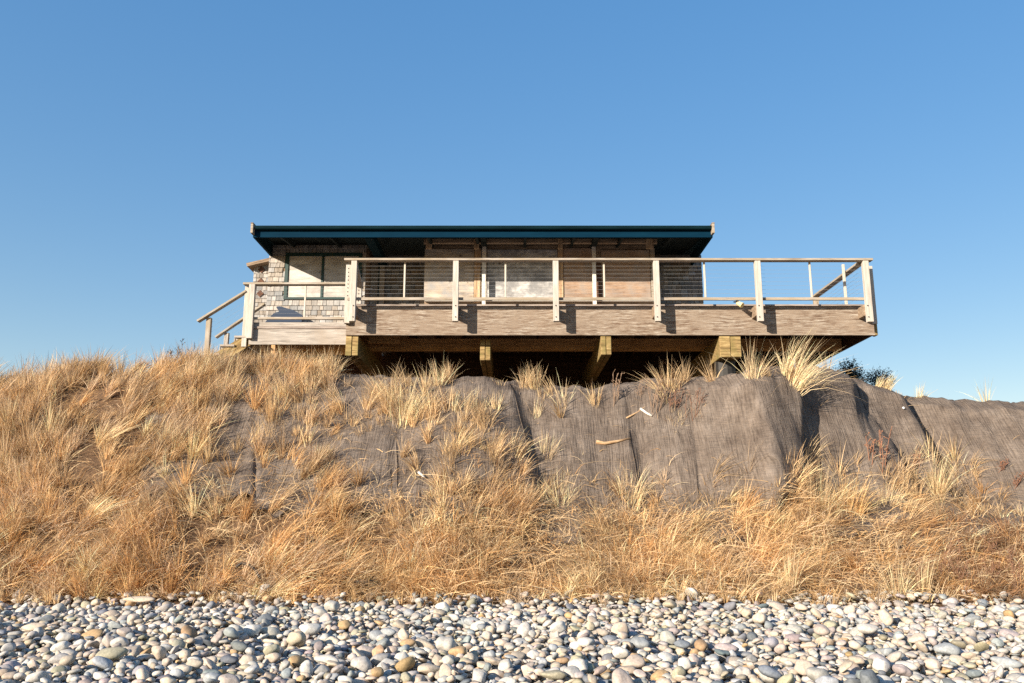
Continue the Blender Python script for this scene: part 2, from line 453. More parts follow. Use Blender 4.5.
# ---- netting sheets pegged over the bank
def px_to_x(px, t):
    Ya = 11.35 + (15.2 - 11.35) * np.clip(t, 0, 1)
    return (px - 512) * Ya / (F * 0.982)
def net_sheet(p0, p1, t0, label, lift):
    nc = max(24, int((p1 - p0) / 2.2)); nr = 90
    t = np.linspace(t0, 1.32, nr)[:, None] * np.ones((1, nc))
    q = np.linspace(p0, p1, nc)[None, :] * np.ones((nr, 1))
    low = np.clip((1 - np.clip(t, 0, 1)) / 0.55, 0, 1.4)
    px = q + np.interp(q, SL_PX, SL_D) * low
    X = px_to_x(px, t)
    t = t + (1 - t) * 0.0 + np.clip((0.5 - t) / 0.5, 0, 1) * 0.05 * np.sin(q * .21) * np.sin(q * .057 + 1)
    P = surf_pt(X, t); nrm = surf_n(X, t)
    if (nrm[..., 2].mean() < 0): nrm = -nrm
    wr = 0.010 * W2(X * 1.6, t * 1.1) + 0.010 * W3(X * 3.0, t * 2.4) + 0.020 * np.abs(W3(X * 3.4 + 3 * t, t * 0.8)) ** 0.7 + 0.014 * sstep(0.8, 1.05, t) * W2(X * 3, t * 8)     # slack wrinkles, long down the slope
    wr = np.maximum(wr, -0.018)
    edge = sstep(0.0, 0.05, (q - p0) / (p1 - p0)) * sstep(0.0, 0.05, (p1 - q) / (p1 - p0))
    P = P + nrm * (lift + wr * edge)[..., None]
    n = nr * nc
    top = P.reshape(-1, 3); bot = (P - nrm * 0.012).reshape(-1, 3)
    g = grid_quads(nr, nc)
    rim = []
    idx = np.arange(n).reshape(nr, nc)
    for line in (idx[0], idx[-1][::-1], idx[:, 0][::-1], idx[:, -1]):
        for a, b_ in zip(line[:-1], line[1:]): rim.append((a + n, b_ + n, b_, a)[::-1])
    me = np_mesh('erosion_net', np.concatenate([top, bot]), np.concatenate([g, g[:, ::-1] + n, np.array(rim)]), smooth=True)
    uvl = me.uv_layers.new(name='UVMap')
    uvs = np.stack([np.concatenate([X.ravel()] * 2), np.concatenate([(t * 4.3).ravel()] * 2)], -1)
    li = np.empty(len(me.loops), dtype=np.int32); me.loops.foreach_get('vertex_index', li)
    uvl.data.foreach_set('uv', uvs[li].astype(np.float32).ravel())
    o = link('erosion_net', me, M['net'])
    return tag(o, label, 'erosion netting', 'erosion netting sheets on the bank')
net_sheet(150, 258, 0.34, 'grey brown netting mostly hidden by grass below the wooden stairs', 0.03)
net_sheet(254, 392, 0.30, 'netting sheet showing between grass tufts below the porch and deck corner post', 0.035)
net_sheet(386, 514, 0.28, 'brown netting with scattered straw tufts below the second deck post', 0.03)
net_sheet(508, 620, 0.26, 'netting sheet dipping under the middle of the deck with a narrow fold', 0.04)
net_sheet(614, 792, 0.26, 'smooth netting wrapped over the tall bulging spur with crest grass on top', 0.05)
net_sheet(786, 864, 0.26, 'netting strip set back right of the bulging spur, shadowed on one side', 0.035)
net_sheet(858, 926, 0.22, 'narrow netting strip with rusty weed stalks and a diagonal lower seam', 0.04)
net_sheet(920, 1130, 0.16, 'pale striped netting at the far right end of the bank', 0.035)

# ------------------------------------------------------------------ grass
PALE, GOLD, ORANGE, GREYB, BROWN = (np.array(c) for c in ((0.90, 0.685, 0.425), (0.82, 0.55, 0.275), (0.66, 0.39, 0.17), (0.64, 0.49, 0.34), (0.24, 0.135, 0.07)))

def blade_mesh(name, base, d, L, W, bend, col, segs=4):
    n = len(base)
    rnd = np.random.default_rng(len(base))
    side = np.cross(d, rnd.normal(size=(n, 3))); side /= np.linalg.norm(side, axis=1, keepdims=True)
    vs = []
    for k in range(segs + 1):
        s = k / segs
        p = base + d * (L * s)[:, None] + bend * (L * s ** 2.0)[:, None]
        if k < segs:
            wk = (W * (1 - 0.75 * s) * 0.5)[:, None]
            vs += [p - side * wk, p + side * wk]
        else: vs.append(p)
    nv = 2 * segs + 1
    V = np.stack(vs, 1).reshape(-1, 3)
    o = np.arange(n)[:, None] * nv
    quads = np.concatenate([o + np.array([[2 * k, 2 * k + 1, 2 * k + 3, 2 * k + 2]]) for k in range(segs - 1)])
    tris = o + np.array([[2 * segs - 2, 2 * segs - 1, 2 * segs]])
    C = np.repeat(col, nv, axis=0)
    return np_mesh(name, V, quads, tris, C, smooth=False)

def tuft_blades(cx, cy, cz, n, rad, L, lean, spread, col, r, droop=0.35, width=0.007, nrm=None):
    """blades of one tuft: arrays base, d, L, W, bend, col"""
    a = r.uniform(0, 2 * np.pi, n); rr = rad * np.sqrt(r.uniform(0, 1, n))
    out = np.stack([np.cos(a), np.sin(a), np.zeros(n)], 1)
    base = np.stack([np.full(n, cx), np.full(n, cy), np.full(n, cz)], 1) + out * rr[:, None]
    if nrm is not None:                       # keep the feet on the slope
        base[:, 2] -= (out * rr[:, None])[:, :2] @ (nrm[:2] / max(nrm[2], 0.25))
    base[:, 2] -= 0.04
    tilt = np.abs(r.normal(0, spread, n))
    d = np.array([0, 0, 1.0]) + out * tilt[:, None] + np.asarray(lean)[None, :] + r.normal(0, 0.08, (n, 3))
    d /= np.linalg.norm(d, axis=1, keepdims=True)
    Ls = L * r.uniform(0.45, 1.15, n)
    bend = out * (tilt * r.uniform(0.2, 0.9, n))[:, None] + np.asarray(lean)[None, :] * 0.5
    bend[:, 2] -= droop * r.uniform(0.2, 1.6, n) * (0.35 + tilt)
    c = np.minimum(np.asarray(col)[None, :] * r.uniform(0.60, 1.3, n)[:, None], 0.92)
    mixb = (r.uniform(0, 1, n) < 0.10)[:, None]
    c = np.where(mixb, BROWN[None, :] * r.uniform(0.8, 1.4, n)[:, None], c)
    return base, d, Ls, np.full(n, width) * r.uniform(0.6, 1.3, n), bend, c

DX = np.array([32 + 64 * i for i in range(16)])
DY = np.array([372, 400, 425, 450, 475, 500, 525, 550, 575, 595])
DEN = np.array([
 [.95, .95, .95, .80, .60, .06, .08, .03, .01, .02, .05, .00, .10, .06, .08, .04],
 [.82, .85, .72, .30, .28, .10, .26, .10, .04, .05, .08, .00, .00, .00, .00, .00],
 [.85, .85, .70, .22, .16, .16, .22, .10, .06, .04, .06, .00, .00, .00, .00, .00],
 [.75, .88, .72, .30, .22, .24, .16, .12, .10, .05, .03, .00, .00, .05, .04, .00],
 [.75, .82, .75, .50, .36, .42, .20, .14, .20, .22, .16, .00, .15, .30, .20, .05],
 [.90, .95, .90, .80, .75, .80, .50, .45, .55, .65, .55, .15, .70, .55, .35, .10],
 [.95, .95, .95, .90, .90, .90, .85, .85, .90, .95, .95, .80, .95, .85, .55, .30],
 [1.0, 1.0, .95, 1.0, .95, 1.0, 1.0, 1.0, 1.0, 1.0, 1.0, 1.0, 1.0, .95, .75, .65],
 [1.0, 1.0, 1.0, 1.0, 1.0, 1.0, 1.0, 1.0, 1.0, 1.0, 1.0, 1.0, 1.0, 1.0, .85, .80],
 [.75, .75, .75, .70, .70, .70, .70, .70, .65, .65, .65, .65, .65, .60, .55, .50]])
def density(px, py):
    fx = np.clip((px - DX[0]) / 64.0, 0, 14.999); fy = np.clip(np.interp(py, DY, np.arange(10)), 0, 8.999)
    ix, iy = fx.astype(int), fy.astype(int); ax, ay = fx - ix, fy - iy
    return (DEN[iy, ix] * (1 - ax) + DEN[iy, ix + 1] * ax) * (1 - ay) + (DEN[iy + 1, ix] * (1 - ax) + DEN[iy + 1, ix + 1] * ax) * ay

r = np.random.default_rng(21)
NT = 5300
X = r.uniform(-11.0, 11.0, NT * 3); t = r.uniform(0.0, 1.22, NT * 3)
P = surf_pt(X, t); px, py, _ = proj(P[:, 0], P[:, 1], P[:, 2])
Dn = density(px, np.where(t > 1, 372, py))
patch = W3(X * 2.2, t * 7.0)                                        # clumps and bare pockets
keep = (r.uniform(0, 1, len(X)) < Dn * np.clip(0.52 + 0.72 * patch + 0.35 * sstep(480, 540, py), 0.10, 1.0)) & (np.abs(X) < 0.62 * P[:, 1] + 1.6)
keep &= ~((t > 1.0) & (px > 330) & (r.uniform(0, 1, len(X)) < 0.93))
X, t, P, px, py, patch = X[keep], t[keep], P[keep], px[keep], py[keep], patch[keep]
nr_ = surf_n(X, t)
nr_ = np.where(nr_[:, 2:3] < 0, -nr_, nr_)
parts = []
for i in range(len(X)):
    left = float(np.clip((470 - px[i]) / 220, 0, 1)); low = float(np.clip((py[i] - 450) / 110, 0, 1))
    u = r.uniform()
    cm = PALE * (0.55 - 0.35 * low) + GOLD * (0.30 + 0.20 * low) + ORANGE * (0.03 + 0.12 * low) + GREYB * 0.12
    if u < 0.10: cm = GREYB
    elif u < 0.24: cm = PALE * 1.08
    elif u < 0.24 + 0.14 * low: cm = ORANGE
    if px[i] > 830 and py[i] > 520 and u > 0.45: cm = BROWN * 1.5
    if left > 0.5 and u > 0.80: cm = GREYB * 1.05
    elif left > 0.5 and u > 0.55: cm = GOLD * .8 + BROWN * .3
    cm = cm * (0.58 + 0.10 * low + 0.56 * r.uniform())
    sw = float(W3(X[i] * 1.7 + 9, t[i] * 5.0))
    lean = np.array([0.25 * left + 0.13 * sw + 0.14 * r.normal(), -0.25 + 0.14 * r.normal(), 0.0])
    tangled = low * (1 - 0.6 * left)
    L = (0.24 + 0.48 * r.uniform() ** 1.3) * (1 - 0.12 * tangled)
    parts.append(tuft_blades(*P[i], int(26 + 60 * r.uniform() ** 2), 0.015 + 0.06 * r.uniform(), L, lean, 0.24 + 0.34 * tangled, cm, r,
                             droop=0.35 + 0.5 * tangled, width=0.0105, nrm=nr_[i]))
# small tufts pushing through the upper stones
for i in range(150):
    x = r.uniform(-8.5, 8.5); y = float(toe_y(x)) - abs(r.normal(0, .22)) - .02
    parts.append(tuft_blades(x, y, beach_z(y) + .12, int(r.integers(8, 30)), .03, r.uniform(.12, .36), np.array([r.normal(.05, .15), -.2, 0]), .4,
                             (PALE, GOLD, GREYB)[i % 3] * r.uniform(.7, 1.05), r, droop=.6, width=.009))
# long bent stray blades tangled through the lower band
NS_ = 30000
Xt = r.uniform(-10.5, 10.5, NS_); tt_ = r.uniform(0.0, 0.75, NS_)
Pt = surf_pt(Xt, tt_); pxt, pyt, _ = proj(Pt[:, 0], Pt[:, 1], Pt[:, 2])
k = r.uniform(0, 1, NS_) < density(pxt, pyt) * sstep(430, 540, pyt) * (0.55 + 0.45 * sstep(250, 520, pxt))
Pt = Pt[k]; n = len(Pt)
d = r.normal(0, 0.75, (n, 3)); d[:, 2] = np.abs(d[:, 2]) * .8 + .45; d[:, 1] -= .45; d /= np.linalg.norm(d, axis=1, keepdims=True)
bend = r.normal(0, 0.40, (n, 3)); bend[:, 2] = -np.abs(bend[:, 2]) - .25
mt = r.uniform(0, 1, n)[:, None]
ct = np.where(mt < .55, PALE[None, :], np.where(mt < .85, GOLD[None, :], ORANGE[None, :])) * r.uniform(0.6, 1.12, n)[:, None]
parts.append((Pt + np.array([0, -0.04, 0.04]), d, r.uniform(0.22, 0.62, n), r.uniform(0.006, 0.012, n), bend, np.minimum(ct, .92)))
# short matted litter between the tufts
NL = 26000
Xl = r.uniform(-10.5, 10.5, NL); tl = r.uniform(-0.01, 1.05, NL)
Pl = surf_pt(Xl, tl); pxl, pyl, _ = proj(Pl[:, 0], Pl[:, 1], Pl[:, 2])
k = r.uniform(0, 1, NL) < density(pxl, np.where(tl > 1, 372, pyl)) * 0.95 + 0.015
Pl = Pl[k]; n = len(Pl)
d = r.normal(0, 1, (n, 3)); d[:, 2] = np.abs(d[:, 2]) * 0.35 + 0.1; d[:, 1] -= 0.5; d /= np.linalg.norm(d, axis=1, keepdims=True)
bend = r.normal(0, 0.25, (n, 3)); bend[:, 2] -= 0.25
mixl = r.uniform(0, 1, n)[:, None]
cl = (GREYB * mixl + GOLD * (1 - mixl)) * r.uniform(0.6, 1.15, n)[:, None]
parts.append((Pl + np.array([0, -0.02, 0.03]), d, r.uniform(0.12, 0.38, n), r.uniform(0.004, 0.008, n), bend, cl))
A = [np.concatenate([p[j] for p in parts]) for j in range(6)]
print('grass blades', len(A[0]))
tag(link('dune_grass', blade_mesh('dune_grass', *A), M['grass']),
    'dry golden beach grass covering the whole bank above the stones', 'grass', kind='stuff')

# distinct tufts that stand alone
def find_t(px, py):
    """bank parameter whose projection is PX, PY"""
    best = None
    tt = np.linspace(0.02, 1.25, 400)
    X = px_to_x(px, tt)
    for _ in range(4):
        P = surf_pt(X, tt); zc = P[:, 1] * CP + P[:, 2] * SP
        X = (px - 512) * zc / F
    P = surf_pt(X, tt)
    _, yy, _ = proj(P[:, 0], P[:, 1], P[:, 2])
    i = int(np.argmin(np.abs(yy - py)))
    return X[i], tt[i], Vector(P[i])

def tuft(px, py, n, rad, L, lean, spread, col, label, droop=0.4, width=0.0085, group='standing tufts of dry grass'):
    x, t, p = find_t(px, py)
    nn = surf_n(np.array([x]), np.array([t]))[0]; nn = -nn if nn[2] < 0 else nn
    b = tuft_blades(0, 0, 0, n, rad, L, lean, spread, col, r, droop=droop, width=width, nrm=nn)
    me = blade_mesh('grass_tuft', *b)
    tag(link('grass_tuft', me, M['grass'], None, p), label, 'grass tuft', group)
P_, G_, O_ = PALE, GOLD, ORANGE
tuft(790, 384, 330, .13, 1.05, (.26, -.18, 0), .30, P_ * 1.05, 'big pale windswept tuft on top of the bulging spur below the deck', droop=.75)
tuft(754, 380, 110, .10, .80, (.06, -.1, 0), .30, P_, 'thin arching tuft on the spur beside the mossy beam', droop=.5)
tuft(812, 384, 110, .12, .5, (.35, -.3, 0), .4, P_ * .95, 'drooping tuft hanging over the spur edge right of the big pale tuft', droop=.9)
tuft(402, 420, 260, .22, .72, (.06, -.15, 0), .20, P_ * 1.08, 'tall upright pale tuft below the second deck post')
tuft(428, 412, 90, .12, .5, (.2, -.1, 0), .22, P_, 'small tuft leaning right beside the tall upright pale tuft')
tuft(478, 412, 70, .10, .5, (.05, -.1, 0), .25, P_, 'thin tuft near the crest below the first narrow beam')
tuft(497, 412, 50, .06, .45, (.08, -.1, 0), .16, P_ * 1.1, 'narrow upright tuft near the crest, right of the thin tuft')
tuft(462, 450, 130, .14, .45, (.12, -.2, 0), .3, G_ * 1.1, 'squat golden tuft casting a dark shadow on the bare netting')
tuft(536, 418, 40, .06, .45, (.1, -.1, 0), .18, P_, 'thin lone tuft on netting right of the narrow fold')
tuft(515, 452, 60, .1, .5, (.25, -.2, 0), .3, P_, 'sparse tuft leaning right halfway down the narrow fold')
tuft(548, 456, 80, .1, .5, (.1, -.2, 0), .22, P_ * 1.05, 'pale upright tuft halfway down the bank under the deck middle')
tuft(676, 424, 90, .1, .42, (.0, -.3, 0), .3, P_ * .95, 'drooping tuft hanging among the weed stalks near the crest', droop=.9)
tuft(700, 416, 40, .06, .3, (.1, -.3, 0), .3, G_, 'small golden tuft on the crest left of the spur', droop=.8)
tuft(818, 512, 420, .24, 1.0, (-.08, -.35, 0), .42, P_ * 1.05, 'large tuft spilling over at the foot of the bulging spur', droop=.6)
tuft(850, 514, 260, .16, .9, (.05, -.25, 0), .3, G_ * 1.12, 'golden tuft right of the large tuft at the foot of the spur', droop=.5)
tuft(938, 496, 220, .07, .82, (.08, -.15, 0), .26, P_ * 1.12, 'bright fan shaped tuft standing alone on the shaded netting', droop=.35)
tuft(916, 462, 60, .06, .42, (.25, -.2, 0), .24, P_, 'small upright tuft above the bright fan shaped tuft')
tuft(972, 470, 70, .07, .55, (.15, -.3, 0), .42, G_, 'straggly tuft at the diagonal seam of the netting', droop=.8)
tuft(1000, 500, 60, .06, .45, (.1, -.3, 0), .5, G_ * .95, 'flattened tuft on the pale netting near the right border', droop=1.0)
tuft(888, 508, 120, .12, .6, (.12, -.2, 0), .35, P_, 'loose tuft between the golden tuft and the fan shaped tuft', droop=.5)
tuft(560, 505, 160, .16, .62, (.0, -.2, 0), .3, P_ * 1.08, 'pale tuft in the tall grass straight below the deck centre')
tuft(630, 500, 150, .16, .6, (.05, -.2, 0), .32, P_ * 1.05, 'pale tuft in the tall grass below the smooth netting of the spur')
tuft(878, 378, 60, .06, .36, (.3, -.1, 0), .16, P_ * 1.05, 'short pale tuft on the skyline in front of the dark bush')
tuft(885, 386, 90, .05, .42, (.34, -.1, 0), .08, P_ * 1.1, 'leaning pointed tuft on the skyline right of the dark bush')
tuft(901, 392, 50, .06, .16, (.05, -.1, 0), .4, G_, 'tiny low golden tuft on the skyline right of the pointed tuft')
tuft(919, 398, 50, .06, .44, (.12, -.1, 0), .25, P_ * 1.1, 'wispy tuft over a golden base on the skyline at the net corner')
tuft(926, 400, 40, .05, .14, (.0, -.2, 0), .5, G_ * .9, 'low golden cushion of grass at the upper net corner')
for (a, b_, lab) in ((262, 372, 'straw tuft growing in front of the porch floor edge by the stairs'), (285, 374, 'straw tuft growing under the middle of the porch'),
                     (316, 377, 'tall straw tuft growing under the right half of the porch'), (330, 380, 'straw tuft beside the first mossy beam')):
    tuft(a, b_, 150, .14, .68, (.08, -.15, 0), .3, P_ * .95, lab, droop=.5)
tuft(206, 376, 140, .12, .62, (.12, -.15, 0), .2, P_ * 1.05, 'pale tuft at the foot of the outer stair post')
tuft(585, 592, 140, .12, .55, (-.1, -.3, 0), .4, P_, 'pale spreading tuft at the edge of the stones below the deck centre')
tuft(897, 598, 180, .12, .62, (-.12, -.3, 0), .38, P_ * 1.05, 'bright pale tuft spreading at the edge of the stones under the fan shaped tuft')
tuft(790, 600, 90, .06, .75, (.0, -.2, 0), .1, P_, 'narrow upright tuft at the edge of the stones below the spur', droop=.2)
tuft(925, 600, 70, .05, .62, (.02, -.2, 0), .08, P_ * 1.02, 'narrow upright tuft at the edge of the stones among red weeds', droop=.2)

# ------------------------------------------------------------------ weed stalks
def weed(px, py, h, n, label, col=(0.22, 0.10, 0.06), head=True, lean=0.1, rad=0.004, seed=0, twigs=9):
    q = random.Random(seed)
    x, t, p = find_t(px, py)
    bm = bmesh.new()
    for i in range(n):
        b0 = Vector((q.uniform(-.06, .06), q.uniform(-.04, .04), -0.05))
        tip = b0 + Vector((q.gauss(lean, .14), q.gauss(-.08, .08), 1)).normalized() * h * q.uniform(.65, 1.0)
        mid = (b0 + tip) / 2 + Vector((q.uniform(-.04, .04), q.uniform(-.04, .04), 0))
        tube_into(bm, [b0, mid, tip], rad, rad * .5, 4)
        for k in range((twigs if h < .7 else 5) if head else 3):
            s = q.uniform(.45, 1.0)
            c0 = b0.lerp(mid, s * 2) if s < .5 else mid.lerp(tip, s * 2 - 1)
            c1 = c0 + Vector((q.gauss(0, .6), q.gauss(0, .5), q.uniform(.3, 1))).normalized() * h * q.uniform(.06, .16)
            tube_into(bm, [c0, c1], rad * .6, rad * .4, 3)
            if head:
                for z in range(3):
                    s1 = c0.lerp(c1, q.uniform(.4, 1.05))
                    bmesh.ops.create_icosphere(bm, subdivisions=1, radius=rad * q.uniform(.8, 1.5), matrix=Matrix.Translation(s1))
    me = bpy.data.meshes.new('weed_stalk'); bm.to_mesh(me); bm.free()
    a = me.attributes.new('col', 'FLOAT_COLOR', 'POINT')
    a.data.foreach_set('color', np.tile(np.array([*col, 1], dtype=np.float32), len(me.vertices)))
    tag(link('weed_stalk', me, M['weed'], None, p), label, 'dead weed', 'dead weed stalks')
RB = (0.22, 0.12, 0.08); GB = (0.28, 0.19, 0.13)
weed(616, 408, .70, 6, 'bushy brown seed headed weed on the crest under the fourth beam', GB, rad=.006, seed=1, twigs=14)
weed(640, 402, .46, 5, 'sparse brown weed on the crest right of the bushy seed headed one', GB, seed=2)
weed(655, 420, .85, 12, 'tall tangle of brown weed stalks in front of the dark underside', GB, rad=.005, seed=3)
weed(672, 416, .62, 7, 'reddish weed stalks beside the tall brown tangle', RB, rad=.005, seed=4)
weed(692, 424, .75, 5, 'rusty weed stalks left of the smooth spur', RB, rad=.006, seed=5)
weed(698, 404, .36, 3, 'short rusty weed on the crest left of the spur', RB, seed=6)
weed(443, 412, .34, 2, 'two thin red stalks on the netting right of the tall pale tuft', RB, head=False, lean=.02, seed=7)
weed(873, 470, .75, 3, 'rusty stalks beside the shaded fold of the netting', (.26, .13, .08), lean=.0, rad=.009, seed=8)
weed(884, 480, .95, 4, 'upright rusty stalk cluster right of the shaded fold', (.26, .13, .08), lean=.02, rad=.009, seed=9)
weed(910, 480, .60, 3, 'rusty weed leaning right under the small upright tuft', (.24, .13, .08), lean=.3, rad=.008, seed=10)
weed(995, 478, .5, 5, 'sprawling red brown weed on the pale netting', (.22, .11, .07), lean=.6, rad=.006, seed=11)
weed(1010, 492, .5, 5, 'second sprawling red weed by the right border of the netting', (.22, .11, .07), lean=.7, rad=.006, seed=12)
for i, (a, b_) in enumerate(((942, 585), (962, 592), (985, 588), (1008, 580), (918, 592), (1018, 596), (955, 570), (990, 565))):
    weed(a, b_, .5, 6, ('red brown weed just right of the upright tuft by the stones', 'red brown weed at the stones nearest below the fan shaped tuft',
         'bushy red weed at the stone edge under the sprawling weeds', 'red weed a little uphill of the stones near the right border',
         'red weed hugging the narrow upright tuft', 'low red weed touching the stones at the right border',
         'red weed mid slope between tuft and border', 'highest red weed of those low on the right slope')[i], (.20, .11, .07), rad=.005, seed=20 + i)
BL = (0.07, 0.06, 0.07)
weed(171, 372, .52, 3, 'dark bare weed on the skyline left of the stairs', BL, seed=30, rad=.005)
weed(183, 372, .66, 4, 'tallest dark seed headed weed on the skyline left of the stairs', BL, seed=31, rad=.006)
weed(194, 374, .80, 1, 'single dark stalk on the skyline next to the outer stair post', BL, seed=32, rad=.005)
weed(160, 370, .34, 3, 'short leaning dark weed at the left of the skyline weeds', BL, lean=-.5, seed=33, rad=.005)
weed(20, 372, .5, 1, 'lone dark stalk on the skyline near the left border', BL, seed=34, rad=.004)

# ------------------------------------------------------------------ bush behind the bank
def bush(label, c, rx, ry, rz, seed, nb=26):
    root = thing('evergreen_bush', label, 'bush', c)
    q = random.Random(seed)
    bm = bmesh.new(); tips = []
    for i in range(nb):
        d = Vector((q.gauss(0, .7) * rx, q.gauss(0, .6) * ry, q.uniform(.35, 1.0) * rz))
        m = d * .5 + Vector((q.uniform(-.08, .08), q.uniform(-.08, .08), .08))
        tube_into(bm, [(0, 0, -.3), m, d], .012, .004, 5)
        tips += [(m, d)]
    o = bm_obj('branches', bm, M['weed_dark'], root, c)
    base, dd, cc = [], [], []
    for m, d in tips:
        for k in range(170):
            s = q.random(); p = m.lerp(d, s) if k % 4 else Vector((0, 0, 0)).lerp(m, .4 + .6 * s)
            p = p + Vector((q.gauss(0, .09), q.gauss(0, .09), q.gauss(0, .07)))
            base.append(p); v = Vector((q.gauss(0, 1), q.gauss(0, 1), q.gauss(.4, .8))).normalized(); dd.append(v)
            cc.append(Vector((0.012, 0.030, 0.034)).lerp(Vector((0.05, 0.085, 0.085)), q.random()))
    n = len(base); rr = np.random.default_rng(seed)
    me = blade_mesh('foliage', np.array(base), np.array(dd), rr.uniform(.03, .08, n), rr.uniform(.012, .024, n), rr.normal(0, .2, (n, 3)), np.array(cc), segs=2)
    link('foliage', me, M['leaf'], root, c)
M['weed_dark'] = painted('dark twig bark', (0.03, 0.025, 0.02), (0.06, 0.05, 0.04), 0.9, 0.1)
bush('dark blue green bush on the skyline behind the deck corner', at(853, 394, 18.2), .32, .26, .70, 5, nb=16)
bush('smaller sparse dark bush right of the denser one behind the bank', at(880, 396, 18.6), .26, .24, .55, 6, nb=7)

# ------------------------------------------------------------------ deck and porch
YD = 16.0
XL, XR = X_(345.5, 335, YD), X_(875.5, 335.5, YD)
ZB, ZF = Z_(335.2, YD), Z_(306.5, YD)                   # fascia bottom and top
ZD = ZF + 0.045                                          # deck top
YP0, YP1 = 15.62, 15.72                                  # rail posts stand off the fascia
ZR = Z_(258.2, YP0)                                      # rail top
deck = thing('timber_deck', 'large cantilevered timber deck and lower porch with cable railing in front of the house', 'deck', ((XL + XR) / 2, 18, ZB))
YW = 20.5
box('fascia', deck, M['fascia'], XL, XR, YD, YD + 0.05, ZB, ZF)
# deck planks run along the front
y = YD - 0.012; i = 0
bm = bmesh.new()
while y < YW + 0.75:
    box_bm(bm, XR - XL + 0.03, 0.137, 0.04, 0, y + 0.0685 - 18, 0, bevel=0.003); y += 0.143
o = bm_obj('deck_boards', bm, M['deck_edge'], deck, ((XL + XR) / 2, 18, ZF + 0.022))
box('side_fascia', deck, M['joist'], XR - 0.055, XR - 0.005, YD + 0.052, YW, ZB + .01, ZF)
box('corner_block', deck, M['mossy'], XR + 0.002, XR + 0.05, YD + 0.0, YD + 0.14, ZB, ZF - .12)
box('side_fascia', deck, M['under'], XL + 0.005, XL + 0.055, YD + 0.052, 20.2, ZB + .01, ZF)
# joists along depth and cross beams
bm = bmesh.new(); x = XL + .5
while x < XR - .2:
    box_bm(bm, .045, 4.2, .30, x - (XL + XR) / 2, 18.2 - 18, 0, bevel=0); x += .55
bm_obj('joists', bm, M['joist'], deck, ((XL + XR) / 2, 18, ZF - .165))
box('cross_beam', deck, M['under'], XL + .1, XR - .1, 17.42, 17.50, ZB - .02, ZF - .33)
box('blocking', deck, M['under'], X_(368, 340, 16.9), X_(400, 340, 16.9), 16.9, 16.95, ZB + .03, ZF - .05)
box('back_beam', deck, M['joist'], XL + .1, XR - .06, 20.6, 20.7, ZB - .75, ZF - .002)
# cantilever beams
for px0, px1, pyb in ((345.5, 358, 355.5), (479.5, 490, 372), (601, 611.5, 354.5), (720, 741.5, 357)):
    xa, xb = X_(px0, 345, YD + .02), X_(px1, 345, YD + .02)
    zb_ = Z_(min(pyb, 357), YD + .02)
    y0 = YD + .03 if pyb < 360 else YD + .35
    mid = (xa + xb) / 2
    bmo = box('beam', deck, M['mossy'], xa, mid - .004, y0, 20.4, zb_, ZB - .004, bevel=.008)
    bmo = box('beam', deck, M['mossy'], mid + .004, xb, y0 + .012, 20.4, zb_ + .005, ZB - .004, bevel=.008)
# pile under the rightmost beam
bm = bmesh.new(); xa = X_(728, 365, YD + .3)
tube_into(bm, [(0, 0, -1.2), (0, 0, 0)], .20, .20, 14)
o = bm_obj('support_pile', bm, M['black'], deck, (xa, YD + .55, Z_(358, YD + .3)), smooth=False)

# railing
def vpost(parent, px, pytop, pybot, Y, wx, dy, mat=M['post'], name='post', z1=None, z0=None):
    z1 = Z_(pytop, Y) if z1 is None else z1
    z0 = Z_(pybot, Y) if z0 is None else z0
    x = X_(px, (pytop + pybot) / 2, Y)
    return board(name, parent, mat, (x, Y + dy / 2, z0), (x, Y + dy / 2, z1), wx, dy, up=(0, 1, 0))
RT = .042
posts = [353.0, 455.5, 556.0, 657.3, 759.5, 868.5]
for i, p in enumerate(posts):
    pp = vpost(deck, p, 262, 321, YP0, .108, YP1 - YP0, z1=ZR - RT, z0=Z_(321 + .6 * (i > 4), YP0))
    x = X_(p, 315, YP0)
    box('post_block', deck, M['header'], x - .040, x + .035, YP1, YD - .002, ZF - .25, ZF - .04)
    for dz in (.08, .30):
        b = bmesh.new(); tube_into(b, [(0, .004, 0), (0, -.010, 0)], .012, .012, 8)
        f = bm_obj('bolt', b, M['black'], pp, (x, YP0, Z_(321, YP0) + dz))
        inv = pp.rotation_euler.to_matrix().inverted()
        f.location = inv @ (Vector((x, YP0, Z_(321, YP0) + dz)) - world_loc(pp)); f.rotation_euler = inv.to_euler()
xl0, xr0 = X_(344.3, 260, YP0), X_(873, 260, YP0)
rail_z = ZR - RT / 2
board('top_rail', deck, M['rail'], (xl0, YP0 + .06, rail_z), (xr0, YP0 + .06, rail_z + .0), .15, RT)
ZBR = Z_(297.2, YP1)
board('bottom_rail', deck, M['rail'], (XL + .06, YP1 + .022, ZBR - .028), (X_(868, 300, YP1), YP1 + .022, ZBR - .028), .042, .055)
for p in (404.5, 505.5, 604.3, 705.0, 811.0):
    x = X_(p, 280, YP1)
    board('baluster', deck, M['bal'], (x, YP1 + .022, ZBR), (x, YP1 + .022, ZR - RT), .034, .034, up=(0, 1, 0))
NCB = 8
for k in range(NCB):
    z = ZBR + (ZR - RT - ZBR) * (k + 1) / (NCB + 1)
    b = bmesh.new()
    xa, xb = X_(353, 280, YP1), X_(868, 280, YP1)
    tube_into(b, [(xa, YP1 + .022, z), (xb, YP1 + .022, z)], .0017, .0017, 5)
    bm_obj('cable', b, M['metal'], deck)
